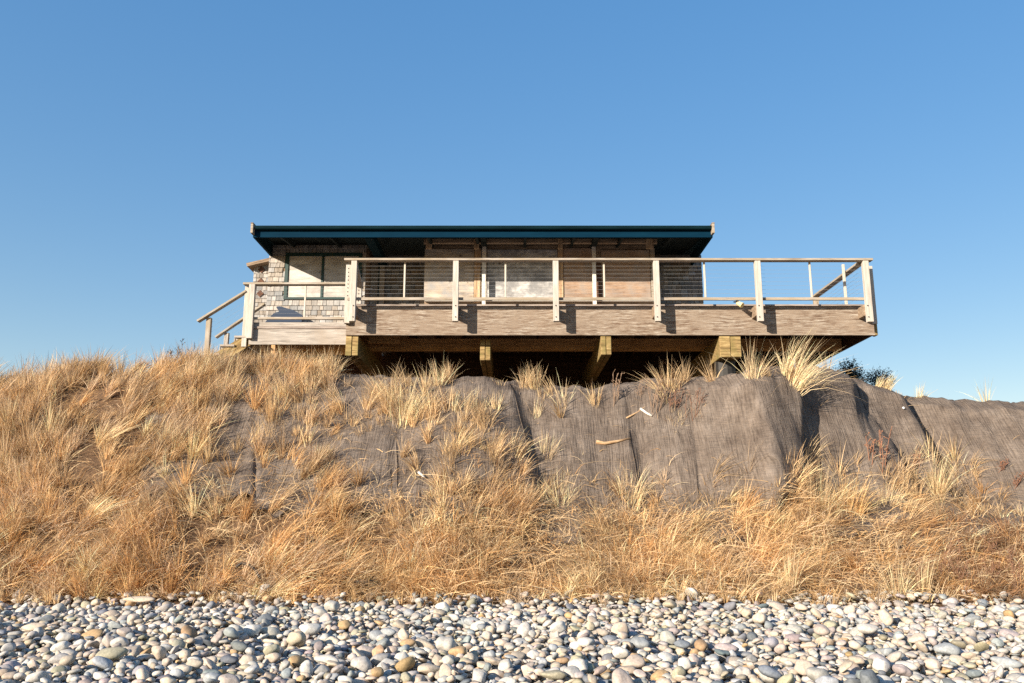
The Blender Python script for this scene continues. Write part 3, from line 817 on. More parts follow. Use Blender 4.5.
# left corner return to the porch
XC = X_(347.6, 280, 15.95)
p2 = vpost(deck, 347.8, 262, 322, 15.90, .105, .10, z1=ZR - RT, z0=Z_(323, 15.9))
xe = X_(359.2, 290, 17.55)
p3 = vpost(deck, 359.0, 285, 304, 17.50, .10, .10, z1=ZR - RT)
board('top_rail', deck, M['rail'], (XL + .14, YP0 + .14, rail_z - .003), (xe, 17.66, rail_z - .003), .14, RT)
for post_o, xx, yy, z0 in ((p2, X_(347.8, 290, 15.9), 15.9, ZBR), (p3, xe, 17.5, ZBR)):
    for k in range(NCB):
        z = ZBR + (ZR - RT - ZBR) * (k + 1) / (NCB + 1)
        b = bmesh.new(); tube_into(b, [(0, .004, 0), (0, -.006, 0)], .011, .011, 8)
        bm_obj('cable_fitting', b, M['black'], post_o, (xx, yy, z))
        # keep the fitting upright although its post is turned
        f = post_o.children[-1]; f.location = post_o.rotation_euler.to_matrix().inverted() @ (Vector((xx, yy, z)) - world_loc(post_o)); f.rotation_euler = post_o.rotation_euler.to_matrix().inverted().to_euler()
# right side railing
board('top_rail', deck, M['rail'], (X_(862.5, 265, YP0 + .1), YP0 + .15, rail_z - .02), (X_(862.5, 265, YP0 + .1) - .0, 18.45, rail_z - .02), .14, RT)
vpost(deck, 872.2, 262, 322, 15.98, .10, .10, z1=ZR - RT, z0=Z_(324, 16))
xs_ = X_(862.5, 265, YP0 + .1)
board('baluster', deck, M['bal'], (xs_ - .12, 16.35, ZD), (xs_ - .02 - .10, 16.35, ZR + .10), .05, .04, up=(0, 1, 0))
board('post', deck, M['rail'], (xs_, 18.3, ZD), (xs_, 18.3, ZR - RT - .02), .10, .10, up=(0, 1, 0))
for k in range(NCB):
    z = ZBR + (ZR - RT - ZBR) * (k + 1) / (NCB + 1)
    b = bmesh.new(); tube_into(b, [(xs_, 15.9, z), (xs_, 18.3, z)], .0016, .0016, 5)
    bm_obj('cable', b, M['metal'], deck)

# porch (lower left)
YQ = 17.7
xa, xb = X_(249, 336, YQ), XL - .004
zt, zb_ = Z_(329, YQ), Z_(344.5, YQ)
box('porch_fascia', deck, M['grey_board'], xa, xb, YQ, YQ + .045, zb_, zt)
box('porch_edge', deck, M['deck_edge'], xa, xb, YQ - .02, YQ + .12, zt + .004, zt + .055)
box('porch_edge', deck, M['grey_board'], xa, xb, YQ + .012, YQ + .05, zt + .06, Z_(322.2, YQ))
ZQ = Z_(322, YQ)
bm = bmesh.new(); y = YQ + .06
while y < 20.4:
    box_bm(bm, xb - xa - .01, .137, .04, 0, y + .07 - 19, 0, bevel=.003); y += .143
bm_obj('porch_boards', bm, M['deck_edge'], deck, ((xa + xb) / 2, 19, ZQ - .022))
xpl = X_(250.5, 310, YQ - .1)
vpost(deck, 250.3, 287, 337, YQ - .11, .125, .10, z0=Z_(338, YQ - .11), z1=Z_(285.5, YQ))
vpost(deck, 245.6, 287, 346, YQ + .06, .105, .10, z0=Z_(346, YQ), z1=Z_(285.5, YQ))
zr2 = Z_(283.2, YQ)
board('top_rail', deck, M['rail'], (X_(244, 285, YQ), YQ + .0, zr2 - .022), (X_(346.5, 285, YQ), YQ + .0, zr2 - .022), .16, .044)
board('bottom_rail', deck, M['rail'], (xpl, YQ + .0, Z_(318.3, YQ)), (xb, YQ + .0, Z_(318.3, YQ)), .045, .05)
xq = X_(305.2, 300, YQ)
board('baluster', deck, M['bal'], (xq, YQ, Z_(317.6, YQ)), (xq, YQ, zr2 - .044), .035, .035, up=(0, 1, 0))
for k in range(NCB):
    z = Z_(317, YQ) + (zr2 - .044 - Z_(317, YQ)) * (k + 1) / (NCB + 1)
    b = bmesh.new(); tube_into(b, [(xpl, YQ, z), (xb + .2, YQ, z)], .0016, .0016, 5)
    bm_obj('cable', b, M['metal'], deck)
box('beam', deck, M['under'], xa + .1, xb, 18.2, 18.28, zb_ - .12, zb_ + .10)

# ------------------------------------------------------------------ stairs
st = thing('wooden_stairs', 'grey weathered wooden stairs going down to the left from the porch', 'stairs', (xa, 18.8, Z_(360, 18)))
ys0, ys1 = YQ + .10, 20.0
run = .30; n_steps = 4
z_step = [Z_(335, YQ) - k * .192 for k in range(n_steps)]
for k in range(n_steps):
    x1 = xa - .02 - k * run; x0 = x1 - .31
    box('tread', st, M['grey_board'], x0, x1, ys0 - .05, ys1 - .1, z_step[k] - .045, z_step[k])
    box('riser', st, M['grey_board'], x1 - .03, x1 - .006, ys0, ys1 - .14, z_step[k] + .004, z_step[k] + .145)
slope = Vector((-run, 0, -.192)).normalized()
for yy in (ys0 + .02, ys1 - .15):
    a = Vector((xa - .04, yy, z_step[0] - .08)); b_ = a + slope * 1.75
    board('stringer', st, M['mossy'], a, b_, .045, .26)
    for k in range(n_steps - 1):
        x1 = xa - .02 - k * run
        box('step_side', st, M['grey_board'], x1 - .29, x1 - .035, yy - .022, yy + .022, z_step[k] - .20, z_step[k] - .048)
# near handrail and post, far handrail and post
a, b_ = at(198.0, 321.5, YQ + .1), at(246.5, 291.5, YQ + .1)
board('handrail', st, M['rail'], a, b_, .14, .042)
pt = at(208.5, 316.5, YQ + .1)
board('post', st, M['rail'], (at(205.5, 362, YQ + .1).x, YQ + .16, 2.4), (pt.x, YQ + .16, pt.z - .02), .10, .10, up=(0, 1, 0))
a, b_ = at(216, 337.5, 20.0), at(265, 304.0, 20.0)
board('handrail', st, M['rail'], a, b_, .14, .042)
pt = at(226.5, 331.8, 20.0)
board('post', st, M['grey_board'], (pt.x - .03, 20.05, 2.3), (pt.x, 20.05, pt.z - .02), .10, .10, up=(0, 1, 0))
for yy, (pa, pb) in ((YQ + .16, ((206, 322), (245, 298))), (20.05, ((226, 337), (262, 312)))):
    for k in range(6):
        b = bmesh.new(); A_, B_ = at(pa[0], pa[1] + 4 + k * 4.6, yy), at(pb[0], pb[1] + 4 + k * 4.6, yy)
        tube_into(b, [A_, B_], .0016, .0016, 5); bm_obj('cable', b, M['metal'], st)

# ------------------------------------------------------------------ house
YE = 18.98
ZSOF = Z_(245.2, YW)
ZE0, ZE1 = Z_(237.3, YE), Z_(226.4, YE)
hx0, hx1 = X_(268.5, 275, YW), X_(703.2, 300, 21.3)
house = thing('beach_house', 'shingled single storey beach house with boarded windows under a dark teal eave', 'house', ((hx0 + hx1) / 2, 24, ZD))
YB = 28.0

def shingles(name, parent, x0, x1, z0, z1, Y, holes=(), tone=1.0, seed=1, facing='-Y'):
    q = random.Random(seed)
    vs, qs, cs = [], [], []
    z = z0
    row = 0
    while z < z1 - 0.01:
        h = .124 * q.uniform(.97, 1.03); x = x0 - q.uniform(0, .1)
        while x < x1:
            wd = q.uniform(.09, .21); a, b_ = max(x, x0), min(x + wd - .011, x1)
            x += wd
            if b_ - a < .02: continue
            cxm, czm = (a + b_) / 2, z + h / 2
            if any(hx[0] < cxm < hx[1] and hx[2] < czm < hx[3] for hx in holes): continue
            zl = z - q.uniform(0, .006); zh = min(z + h + .02, z1)
            pr = .030 + q.uniform(-.006, .010)
            y0f, y1f = Y - pr, Y - .006
            k = len(vs)
            vs += [(a, y0f, zl), (b_, y0f, zl), (b_, y1f, zh), (a, y1f, zh), (a, Y, zl), (b_, Y, zl), (b_, Y, zh), (a, Y, zh)]
            qs += [(k, k + 1, k + 2, k + 3), (k + 4, k + 7, k + 6, k + 5), (k, k + 4, k + 5, k + 1), (k + 3, k + 2, k + 6, k + 7), (k, k + 3, k + 7, k + 4), (k + 1, k + 5, k + 6, k + 2)]
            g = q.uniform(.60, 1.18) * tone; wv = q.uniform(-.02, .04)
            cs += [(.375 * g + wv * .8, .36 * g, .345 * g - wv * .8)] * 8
        z += h; row += 1
    me = np_mesh(name, np.array(vs), np.array(qs), None, np.array(cs))
    return link(name, me, M['shingle'], parent)

wz0, wz1 = Z_(299.6, YW), Z_(253.2, YW)
wx0, wx1 = X_(285.2, 275, YW), X_(361.8, 275, YW)
x_mid0 = X_(365.0, 290, YW)                       # left wall section ends
x_b0, x_b1 = X_(425.0, 270, YW), X_(655.0, 270, YW)
YREC = 21.3
# body of the house: closed walls behind the cladding
shingles('wall', house, hx0, x_mid0, ZD - .1, ZSOF, YW, holes=[(wx0, wx1, wz0, wz1)], seed=3)
box('wall_backing', house, M['header'], hx0, x_mid0, YW + .004, YW + .12, ZD - .1, ZSOF, bevel=0)
box('side_wall', house, M['grey_board'], hx0, hx0 + .12, YW + .122, YB, ZD - .1, ZSOF, bevel=0)
box('return_wall', house, M['header'], x_mid0 - .12, x_mid0 - .001, YW + .122, YREC + .12, ZD - .1, ZSOF, bevel=0)
xm1 = X_(378, 290, YREC)
box('trim_panel', house, M['grey_board'], x_mid0, xm1, YREC - .03, YREC, ZD, Z_(258, YREC), bevel=.003)
box('door_trim', house, M['green'], xm1 + .002, xm1 + .05, YREC - .05, YREC, ZD, Z_(256, YREC), bevel=.003)
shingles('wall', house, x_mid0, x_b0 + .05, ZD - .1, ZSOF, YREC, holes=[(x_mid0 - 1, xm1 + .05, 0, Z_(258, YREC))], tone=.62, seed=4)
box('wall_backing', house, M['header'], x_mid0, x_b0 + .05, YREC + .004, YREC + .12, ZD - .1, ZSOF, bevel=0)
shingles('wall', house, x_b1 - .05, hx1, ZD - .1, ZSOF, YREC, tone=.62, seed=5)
box('wall_backing', house, M['header'], x_b1 - .05, hx1 - .002, YREC + .004, YREC + .12, ZD - .1, ZSOF, bevel=0)
box('side_wall', house, M['grey_board'], hx1 - .12, hx1, YREC + .122, YB, ZD - .6, ZSOF, bevel=0)
box('rear_wall', house, M['grey_board'], hx0, hx1, YB + .002, YB + .12, ZD - .6, ZSOF, bevel=0)
box('return_wall', house, M['header'], x_b0, x_b0 + .1, YW + .122, YREC, ZD - .1, ZSOF, bevel=0)
box('return_wall', house, M['header'], x_b1 - .1, x_b1, YW + .122, YREC, ZD - .1, ZSOF, bevel=0)
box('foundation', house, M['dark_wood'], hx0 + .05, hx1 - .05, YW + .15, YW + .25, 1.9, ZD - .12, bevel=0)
# left window
win = thing('window', None, None, (0, 0, 0)); win.parent = house; win.location = Vector(((wx0 + wx1) / 2, YW, wz0)) - world_loc(house)
fw = .085
box('frame', win, M['green'], wx0, wx0 + fw, YW - .05, YW - .002, wz0, wz1)
box('frame', win, M['green'], wx1 - fw, wx1, YW - .05, YW - .002, wz0, wz1)
box('frame', win, M['green'], wx0 + fw, wx1 - fw, YW - .047, YW - .002, wz1 - fw, wz1)
box('sill', win, M['green'], wx0 + fw, wx1 - fw, YW - .06, YW - .002, wz0, wz0 + .05)
xm = X_(322.8, 275, YW)
box('mullion', win, M['green'], xm - .03, xm + .03, YW - .045, YW - .002, wz0 + .052, wz1 - fw - .002)
box('plywood_panel', win, M['ply_pale'], wx0 + fw + .002, xm - .032, YW - .02, YW - .002, wz0 + .052, wz1 - fw - .002, bevel=.002)
box('plywood_panel', win, M['ply_pale'], xm + .032, wx1 - fw - .002, YW - .02, YW - .002, wz0 + .052, wz1 - fw - .002, bevel=.002)
# boarded bay in the middle
box('header_board', house, M['header'], x_b0, x_b1, 20.02, 20.14, Z_(249, YW) + .0, ZSOF + .02)
box('wall_backing', house, M['header'], x_b0, x_b1, YW + .004, YW + .12, ZD - .05, ZSOF, bevel=0)
zs0, zs1 = Z_(301.5, YW), Z_(249.5, YW)
def ply(pa, pb, y0, y1, mat, dy=0.0, label=None):
    o = box('plywood_board', house, M[mat], X_(pa, 275, YW), X_(pb, 275, YW), YW - .035 - dy, YW - .012 - dy, Z_(y1, YW), Z_(y0, YW), bevel=.002)
    if label: o['label'] = label
ply(424.5, 474, 249.5, 299, 'ply_weather', label='weathered plywood board, paler in its lower half')
ply(487.5, 557.5, 250, 299, 'ply_grey', label='wide silver grey knotty plywood board')
ply(563.5, 592.5, 248.5, 299, 'ply_tan', label='narrow tan plywood board')
ply(601.5, 650, 250.5, 300, 'ply_tan', label='broad tan plywood board')
def stud(pa, pb, y0, y1, mat='stud', dy=.04, name='stud'):
    box(name, house, M[mat], X_(pa, 275, YW), X_(pb, 275, YW), YW - dy - .03, YW - .004, Z_(y1, YW), Z_(y0, YW), bevel=.003)
stud(474.5, 480.6, 249, 303); stud(558, 563, 247, 303); stud(650.6, 655, 249, 303, 'rail'); stud(596, 600.6, 262, 303, 'dark_wood', .005)
stud(481, 487, 249.5, 303, 'grey_board', .01)
for pa, pb in ((426, 432), (474, 479), (558, 562.5), (646, 653)):
    box('header_block', house, M['stud'], X_(pa, 243, 20.02), X_(pb, 243, 20.02), 19.98, 20.018, Z_(249, 20.0), Z_(239, 20.0), bevel=.003)
box('sill', house, M['post_white'], X_(425, 300, YW), X_(655, 300, YW), YW - .12, YW - .012, Z_(302.2, YW), Z_(300.4, YW))
for p in (484.0, 594.2):
    x = X_(p, 275, 20.25)
    board('eave_post', house, M['post_white'], (x, 20.25, ZD), (x, 20.25, Z_(243.0, 20.25)), .09, .09, up=(0, 1, 0))
    box('eave_beam', house, M['soffit'], x - .07, x + .07, YE + .06, 20.40, Z_(243.2, 20.25), ZE1 - .09)
xe_ = X_(368.5, 238, YE)
box('eave_beam', house, M['gutter'], xe_ - .10, xe_ + .10, YE + .05, YREC, ZE0 - .02, ZE1 - .09)
box('eave_post', house, M['rail'], xe_ - .06, xe_ + .06, YREC - .18, YREC - .07, ZD, ZE0 - .024)
# roof
rx0, rx1 = X_(252.6, 236, YE), X_(713.0, 236, YE)
SLP = .13
def zroof(y): return ZE1 + (y - YE) * SLP
roof = board('roof', house, M['roofing'], ((rx0 + rx1) / 2, YE - .02, ZE1 - .02), ((rx0 + rx1) / 2, YB + .5, zroof(YB + .5) - .02), rx1 - rx0 - .01, .045, bevel=.002)
roof_inv = roof.rotation_euler.to_matrix().inverted()
def onto_roof(o):
    w_ = Vector(o.location) + world_loc(roof)                # links as if the slab were level; turn it back
    o.location = roof_inv @ (w_ - world_loc(roof)); o.rotation_euler = (roof_inv @ o.rotation_euler.to_matrix()).to_euler()
    return o
def sub(o_name, mat, *a, **k):
    return onto_roof(box(o_name, roof, M[mat], *a, **k))
sub('fascia', 'teal', rx0 + .03, rx1 - .03, YE, YE + .045, ZE0, ZE1 - .045)
# rain gutter: a half-round trough with a lip
bm = bmesh.new(); prof = []
for k in range(9):
    a = math.pi + k * math.pi / 8
    prof.append((math.cos(a) * .060, math.sin(a) * .070))
prof = [(-.068, .010), (-.068, 0)] + prof[0:] + [(.060, .02)]
ringA = [bm.verts.new((rx0 + .08, YE - .062 + y_, ZE1 - .035 + z_)) for y_, z_ in prof]
ringB = [bm.verts.new((rx1 - .04, YE - .062 + y_, ZE1 - .035 + z_)) for y_, z_ in prof]
for k in range(len(prof) - 1): bm.faces.new((ringA[k], ringA[k + 1], ringB[k + 1], ringB[k]))
bm.faces.new(ringA[2:]); bm.faces.new(ringB[2:][::-1])
g = onto_roof(bm_obj('gutter', bm, M['gutter'], roof))
sm = g.modifiers.new('wall', 'SOLIDIFY'); sm.thickness = .006
onto_roof(board('soffit', roof, M['soffit'], ((rx0 + rx1) / 2, YE + .05, zroof(YE + .05) - .075), ((rx0 + rx1) / 2, YREC + .2, zroof(YREC + .2) - .075), rx1 - rx0 - .12, .03, bevel=0))
for k in range(9):
    x = rx0 + .6 + k * 1.16
    onto_roof(board('rafter', roof, M['soffit'], (x, YE + .05, zroof(YE + .05) - .165), (x, YW - .04, zroof(YW) - .165), .06, .14))
for s, xx in ((-1, rx0), (1, rx1)):
    x0_, x1_ = (xx, xx + .05) if s < 0 else (xx - .05, xx)
    bm = bmesh.new()
    pr_ = [(YE + .03, ZE0 + .01), (YB + .5, ZE0 + .01), (YB + .5, zroof(YB + .5) + .03), (YE + .03, ZE1 + .03)]
    fa = [bm.verts.new((x0_, a, b_)) for a, b_ in pr_]; fb = [bm.verts.new((x1_, a, b_)) for a, b_ in pr_]
    bm.faces.new(fa[::-1]); bm.faces.new(fb)
    for k in range(4): bm.faces.new((fa[k], fa[(k + 1) % 4], fb[(k + 1) % 4], fb[k]))
    bmesh.ops.recalc_face_normals(bm, faces=bm.faces)
    onto_roof(bm_obj('rake_board', bm, M['gutter'], roof))
    x0_, x1_ = (xx - .012, xx + .045) if s < 0 else (xx - .045, xx + .012)
    sub('rake_end', 'rail', x0_, x1_, YE - .15, YE + .028, ZE0 + .06, ZE1 + .020)
    sub('rake_cap', 'header', x0_ - .006, x1_ + .006, YE - .16, YE + .03, ZE1 + .022, ZE1 + .042)

# rear wing with its own roof
yw2 = 24.0
x0_, x1_ = X_(253.5, 280, yw2), X_(285, 280, yw2)
wing = shingles('rear_wing', house, x0_, x1_, ZD - .5, Z_(262, yw2), yw2, tone=.95, seed=9)
box('wing_backing', wing, M['header'], x0_ + .01, x1_, yw2 + .004, yw2 + 2.5, ZD - .5, Z_(262, yw2), bevel=0)
ra, rb = at(246.5, 264.6, yw2 - .3), at(272, 258.8, yw2 - .3)
board('roof', wing, M['header'], ra + Vector((0, 1.4, 0)), rb + Vector((0, 1.4, 0)), 2.8, .10)
for k in range(3):
    zc_ = Z_(270 + 12 * k, yw2)
    bm = bmesh.new(); box_bm(bm, .15, .03, .15, bevel=.003)
    o = bm_obj('vent_block', bm, M['dark_wood'], wing, (X_(262, 270, yw2), yw2 - .04, zc_)); o.rotation_euler = (0, math.pi / 4, 0)

# ------------------------------------------------------------------ small things
# added navy solid in the outline of a shadow on the shingles
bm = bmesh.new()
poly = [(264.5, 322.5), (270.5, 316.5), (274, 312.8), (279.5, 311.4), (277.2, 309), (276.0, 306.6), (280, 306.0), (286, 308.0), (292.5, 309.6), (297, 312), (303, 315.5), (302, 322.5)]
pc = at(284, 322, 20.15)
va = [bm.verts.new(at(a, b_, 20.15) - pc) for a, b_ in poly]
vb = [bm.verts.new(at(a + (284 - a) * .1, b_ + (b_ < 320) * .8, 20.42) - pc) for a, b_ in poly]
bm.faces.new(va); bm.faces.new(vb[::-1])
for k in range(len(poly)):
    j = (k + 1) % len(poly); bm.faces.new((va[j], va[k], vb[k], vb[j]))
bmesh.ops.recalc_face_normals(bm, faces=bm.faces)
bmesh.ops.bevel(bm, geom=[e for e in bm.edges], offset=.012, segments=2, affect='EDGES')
o = bm_obj('shadow_shape', bm, M['shadow_navy'], None, pc); tag(o, 'navy blue solid standing in for a shadow on the shingles under the window', 'shadow_shape')

lampt = thing('deck_spotlight', 'small cream spotlight under the bottom rail beside the fifth deck post', 'spotlight', at(739, 303, YP1))
bm = bmesh.new(); c = at(739.3, 303.8, YP1 + .03)
d = Vector((.6, -.55, -.58)).normalized()
tube_into(bm, [-d * .05, d * .03, d * .075], .038, .055, 12)
bm_obj('lamp_head', bm, M['lamp'], lampt, c)
bm = bmesh.new(); c2 = at(737.2, 301.2, YP1 + .03); tube_into(bm, [(.02, 0, -.02), (-.01, 0, .02), (-.0, 0, .065)], .022, .02, 8)
tube_into(bm, [(-.07, 0, -.015), (.02, 0, -.01)], .013, .018, 6)
bm_obj('bracket', bm, M['black'], lampt, c2)

def stick(name, pts, r0, r1, mat, label, cat, lift=.05):
    P0 = [find_t(a, b_)[2] + Vector((0, -lift * .7, lift * .7)) for a, b_ in pts]
    c = P0[0]; bm = bmesh.new(); tube_into(bm, [p - c for p in P0], r0, r1, 8)
    tag(bm_obj(name, bm, M[mat], None, c, smooth=True), label, cat)
stick('driftwood_stick', [(596, 445), (604, 446.5), (616, 445), (630, 441.5)], .034, .018, 'log', 'brown driftwood stick lying on the netting below the bushy weed', 'driftwood', .07)
stick('driftwood_stick', [(626, 421), (637, 415), (650, 406)], .016, .010, 'log', 'thin dark stick slanting up beside the white stick on the netting', 'driftwood', .06)
stick('bleached_stick', [(640, 413.5), (646, 417.5), (651.5, 421)], .022, .019, 'bleached', 'short bright white stick among the weeds on the netting', 'driftwood', .10)
stick('plastic_scrap', [(419, 475), (422, 478.5), (424.5, 480)], .022, .014, 'whiteplastic', 'scrap of white plastic lying on the netting below the tall pale tuft', 'litter', .06)
stick('plastic_scrap', [(902, 411), (903.2, 412.2)], .022, .018, 'whiteplastic', 'tiny white fleck of plastic in the shadow on the netting', 'litter', .08)
stick('rubber_hose', [(238, 575), (244, 571), (252, 573.5), (258, 579), (262, 586)], .020, .020, 'black', 'curved black hose in the grass above the stones below the porch', 'hose', .16)
stick('driftwood_plank', [(352, 586.5), (364, 588), (378, 587)], .045, .035, 'black', 'dark rotten plank at the edge of the stones', 'plank', .10)
stick('driftwood_plank', [(700, 597), (735, 598.5), (770, 598)], .03, .03, 'log', 'long brown plank half buried between grass and stones below the spur', 'plank', .06)

# ------------------------------------------------------------------ beach cobbles
RES = .012
HX0, HX1, HY0, HY1 = -9.2, 9.2, 5.0, 11.9
nxh, nyh = int((HX1 - HX0) / RES), int((HY1 - HY0) / RES)
yy_ = HY0 + (np.arange(nyh) + .5) * RES
xx_ = HX0 + (np.arange(nxh) + .5) * RES
Hm = np.repeat((beach_z(yy_))[:, None], nxh, axis=1)
toe = toe_y(xx_)[None, :] - 0.25
Hm = np.where(yy_[:, None] > toe, Hm + np.minimum(yy_[:, None] - toe, .25) * .12 / .25 + np.maximum(yy_[:, None] - toe - .25, 0) * .5, Hm).astype(np.float64)
OWN = np.full((nyh, nxh), -1, dtype=np.int32)

PAL = [('pale grey', (.54, .51, .47), 26), ('beige', (.60, .50, .395), 30), ('pinkish', (.53, .45, .39), 12), ('blue grey', (.37, .39, .40), 11),
       ('white', (.68, .65, .59), 6), ('olive', (.40, .37, .27), 6), ('slate grey', (.20, .22, .24), 5), ('orange brown', (.50, .34, .19), 3), ('mauve', (.42, .355, .35), 3)]
PALD = {n_: c for n_, c, _ in PAL}
pw = np.array([p[2] for p in PAL], float); pw /= pw.sum()

def rand_rot(q, tilt):
    yaw = q.uniform(0, 2 * np.pi); ax = q.uniform(0, 2 * np.pi); an = abs(q.normal(0, tilt))
    Rz = np.array([[math.cos(yaw), -math.sin(yaw), 0], [math.sin(yaw), math.cos(yaw), 0], [0, 0, 1]])
    k_ = np.array([math.cos(ax), math.sin(ax), 0]); K = np.array([[0, -k_[2], k_[1]], [k_[2], 0, -k_[0]], [-k_[1], k_[0], 0]])
    return (np.eye(3) + math.sin(an) * K + (1 - math.cos(an)) * K @ K) @ Rz

def foot(Rm, abc):
    """cells of the ellipsoid's footprint with its lower and upper height about the centre"""
    Q = Rm @ np.diag(1 / np.array(abc) ** 2) @ Rm.T
    S = Rm @ np.diag(np.array(abc) ** 2) @ Rm.T
    hx, hy = math.sqrt(S[0, 0]), math.sqrt(S[1, 1])
    nx_, ny_ = max(1, int(hx / RES)), max(1, int(hy / RES))
    gx, gy = np.meshgrid(np.arange(-nx_, nx_ + 1) * RES, np.arange(-ny_, ny_ + 1) * RES)
    A_ = Q[2, 2]; B_ = 2 * (Q[0, 2] * gx + Q[1, 2] * gy); C_ = Q[0, 0] * gx * gx + 2 * Q[0, 1] * gx * gy + Q[1, 1] * gy * gy - 1
    D_ = B_ * B_ - 4 * A_ * C_
    ok = D_ > 0
    sq = np.sqrt(np.where(ok, D_, 0))
    return nx_, ny_, ok, (-B_ - sq) / (2 * A_), (-B_ + sq) / (2 * A_)

stones = []      # centre, rotation, axes, colour name, colour
def drop(x, y, Rm, abc, tries, q, cname, col, sink=.25):
    nx_, ny_, ok, lo, hi = foot(Rm, abc)
    best = None
    for k in range(tries):
        xt, yt = (x, y) if k == 0 else (x + q.uniform(-.16, .16), y + q.uniform(-.16, .16))
        ix, iy = int((xt - HX0) / RES), int((yt - HY0) / RES)
        if ix - nx_ < 0 or ix + nx_ + 1 > nxh or iy - ny_ < 0 or iy + ny_ + 1 > nyh: continue
        sub_ = Hm[iy - ny_:iy + ny_ + 1, ix - nx_:ix + nx_ + 1]
        z = np.where(ok, sub_ - lo, -9).max()
        if best is None or z < best[0]: best = (z, ix, iy)
    if best is None: return None
    z, ix, iy = best
    sl_ = (slice(iy - ny_, iy + ny_ + 1), slice(ix - nx_, ix + nx_ + 1))
    sub_ = Hm[sl_]
    gap = np.where(ok, z - (sub_ - lo), 0)
    z -= min(sink * abc[2], gap[ok].mean() * .5)           # settle a little
    top = np.where(ok, z + hi, -9)
    new = top > sub_
    Hm[sl_] = np.where(new, top, sub_)
    own = OWN[sl_]; own[new] = len(stones)
    stones.append((np.array([HX0 + (ix + .5) * RES, HY0 + (iy + .5) * RES, z]), Rm, abc, cname, col))
    return len(stones) - 1

q = np.random.default_rng(5)
NS = 19500
for i in range(NS):
    y = q.uniform(HY0 + .1, HY1 - .1)
    x = q.uniform(-(.62 * y + 1.0), .62 * y + 1.0)
    if y > float(toe_y(x)) + (.06 + .06 * q.normal() if q.uniform() > .05 else .28): continue
    big = max(0.0, 1 - i / NS * 1.6)
    a = float(np.clip(np.exp(q.normal(math.log(.0385), .34)), .019, .100))
    b_ = a * q.uniform(.62, .95); c = b_ * q.uniform(.36, .80)
    j = int(q.choice(len(PAL), p=pw)); cn, cc, _ = PAL[j]
    cc = np.array(cc) * q.uniform(.58, .95) + q.normal(0, .006, 3)
    drop(x, y, rand_rot(q, .46), (a, b_, c), 5, q, cn, np.clip(cc, .03, .8))
print('cobbles', len(stones))
# stones one can pick out, set on top
def flat_rot(yaw, tip=.0, roll=.0):
    Rz = Matrix.Rotation(yaw, 3, 'Z'); Rx = Matrix.Rotation(tip, 3, 'X'); Ry = Matrix.Rotation(roll, 3, 'Y')
    return np.array(Rx @ Ry @ Rz)
def ground_at(px, py):
    for Y in np.linspace(5.2, 11.7, 400):
        if abs(at(px, py, Y).z - (beach_z(Y) + .15)) < .02: return at(px, py, Y)
    return at(px, py, 8)
PICK = [  # px, py, long px, high px, yaw, colour, shape phrase
 (111, 650, 30, 15, .25, 'olive', 'long flat'), (65, 627, 17, 15, .0, 'pale grey', 'round'), (251, 626, 22, 16, .1, 'white', 'rounded'),
 (120, 635, 18, 14, -.2, 'pale grey', 'oval'), (135, 613, 16, 15, .0, 'pinkish', 'round'), (266, 613, 18, 12, .1, 'slate grey', 'blunt'),
 (310, 623, 22, 17, .5, 'white', 'lumpy'), (328, 656, 30, 11, -.25, 'pale grey', 'slab like'), (365, 647, 20, 19, .5, 'pinkish', 'blocky'),
 (388, 628, 18, 11, -.2, 'blue grey', 'smooth'), (408, 640, 18, 11, .3, 'orange brown', 'rough'), (404, 632, 14, 15, .2, 'beige', 'angular'),
 (457, 645, 20, 13, -.1, 'orange brown', 'broken'), (472, 616, 18, 13, .0, 'blue grey', 'rounded'), (443, 600, 16, 13, .0, 'white', 'upright'),
 (480, 668, 18, 19, .2, 'pale grey', 'big rounded'), (525, 625, 18, 20, .3, 'pale grey', 'upright'), (558, 628, 20, 16, .4, 'white', 'tilted'),
 (576, 652, 17, 14, .0, 'olive', 'round'), (585, 637, 18, 10, -.2, 'white', 'oval'), (634, 651, 11, 16, .1, 'orange brown', 'upright oval'),
 (620, 648, 17, 14, .1, 'white', 'rounded'), (679, 667, 18, 18, .4, 'olive', 'tilted egg'), (693, 678, 26, 14, -.1, 'pinkish', 'broad'),
 (652, 650, 14, 14, .0, 'pale grey', 'round'), (725, 643, 22, 12, -.2, 'mauve', 'two toned oval'), (703, 605, 20, 8, .0, 'pinkish', 'low flat'),
 (834, 602, 16, 10, .1, 'white', 'rounded'), (830, 618, 17, 13, .1, 'olive', 'square edged'), (885, 615, 14, 20, .3, 'beige', 'tall oval'),
 (866, 626, 22, 14, -.2, 'pale grey', 'wide oval'), (948, 641, 26, 15, -.2, 'blue grey', 'long'), (1008, 626, 18, 13, -.4, 'mauve', 'oval'),
 (1005, 652, 30, 14, -.5, 'blue grey', 'long slanting'), (905, 660, 24, 12, -.5, 'pale grey', 'slanting'), (787, 650, 20, 10, -.3, 'beige', 'flat'),
 (60, 640, 18, 14, .4, 'white', 'rounded'), (140, 597, 36, 8, .05, 'beige', 'long flat slab'), (155, 676, 18, 10, .3, 'blue grey', 'oval'),
 (213, 672, 20, 13, .0, 'blue grey', 'broad'), (35, 622, 26, 11, .3, 'beige', 'wide'), (48, 612, 16, 9, .2, 'slate grey', 'flat')]
picked = {}
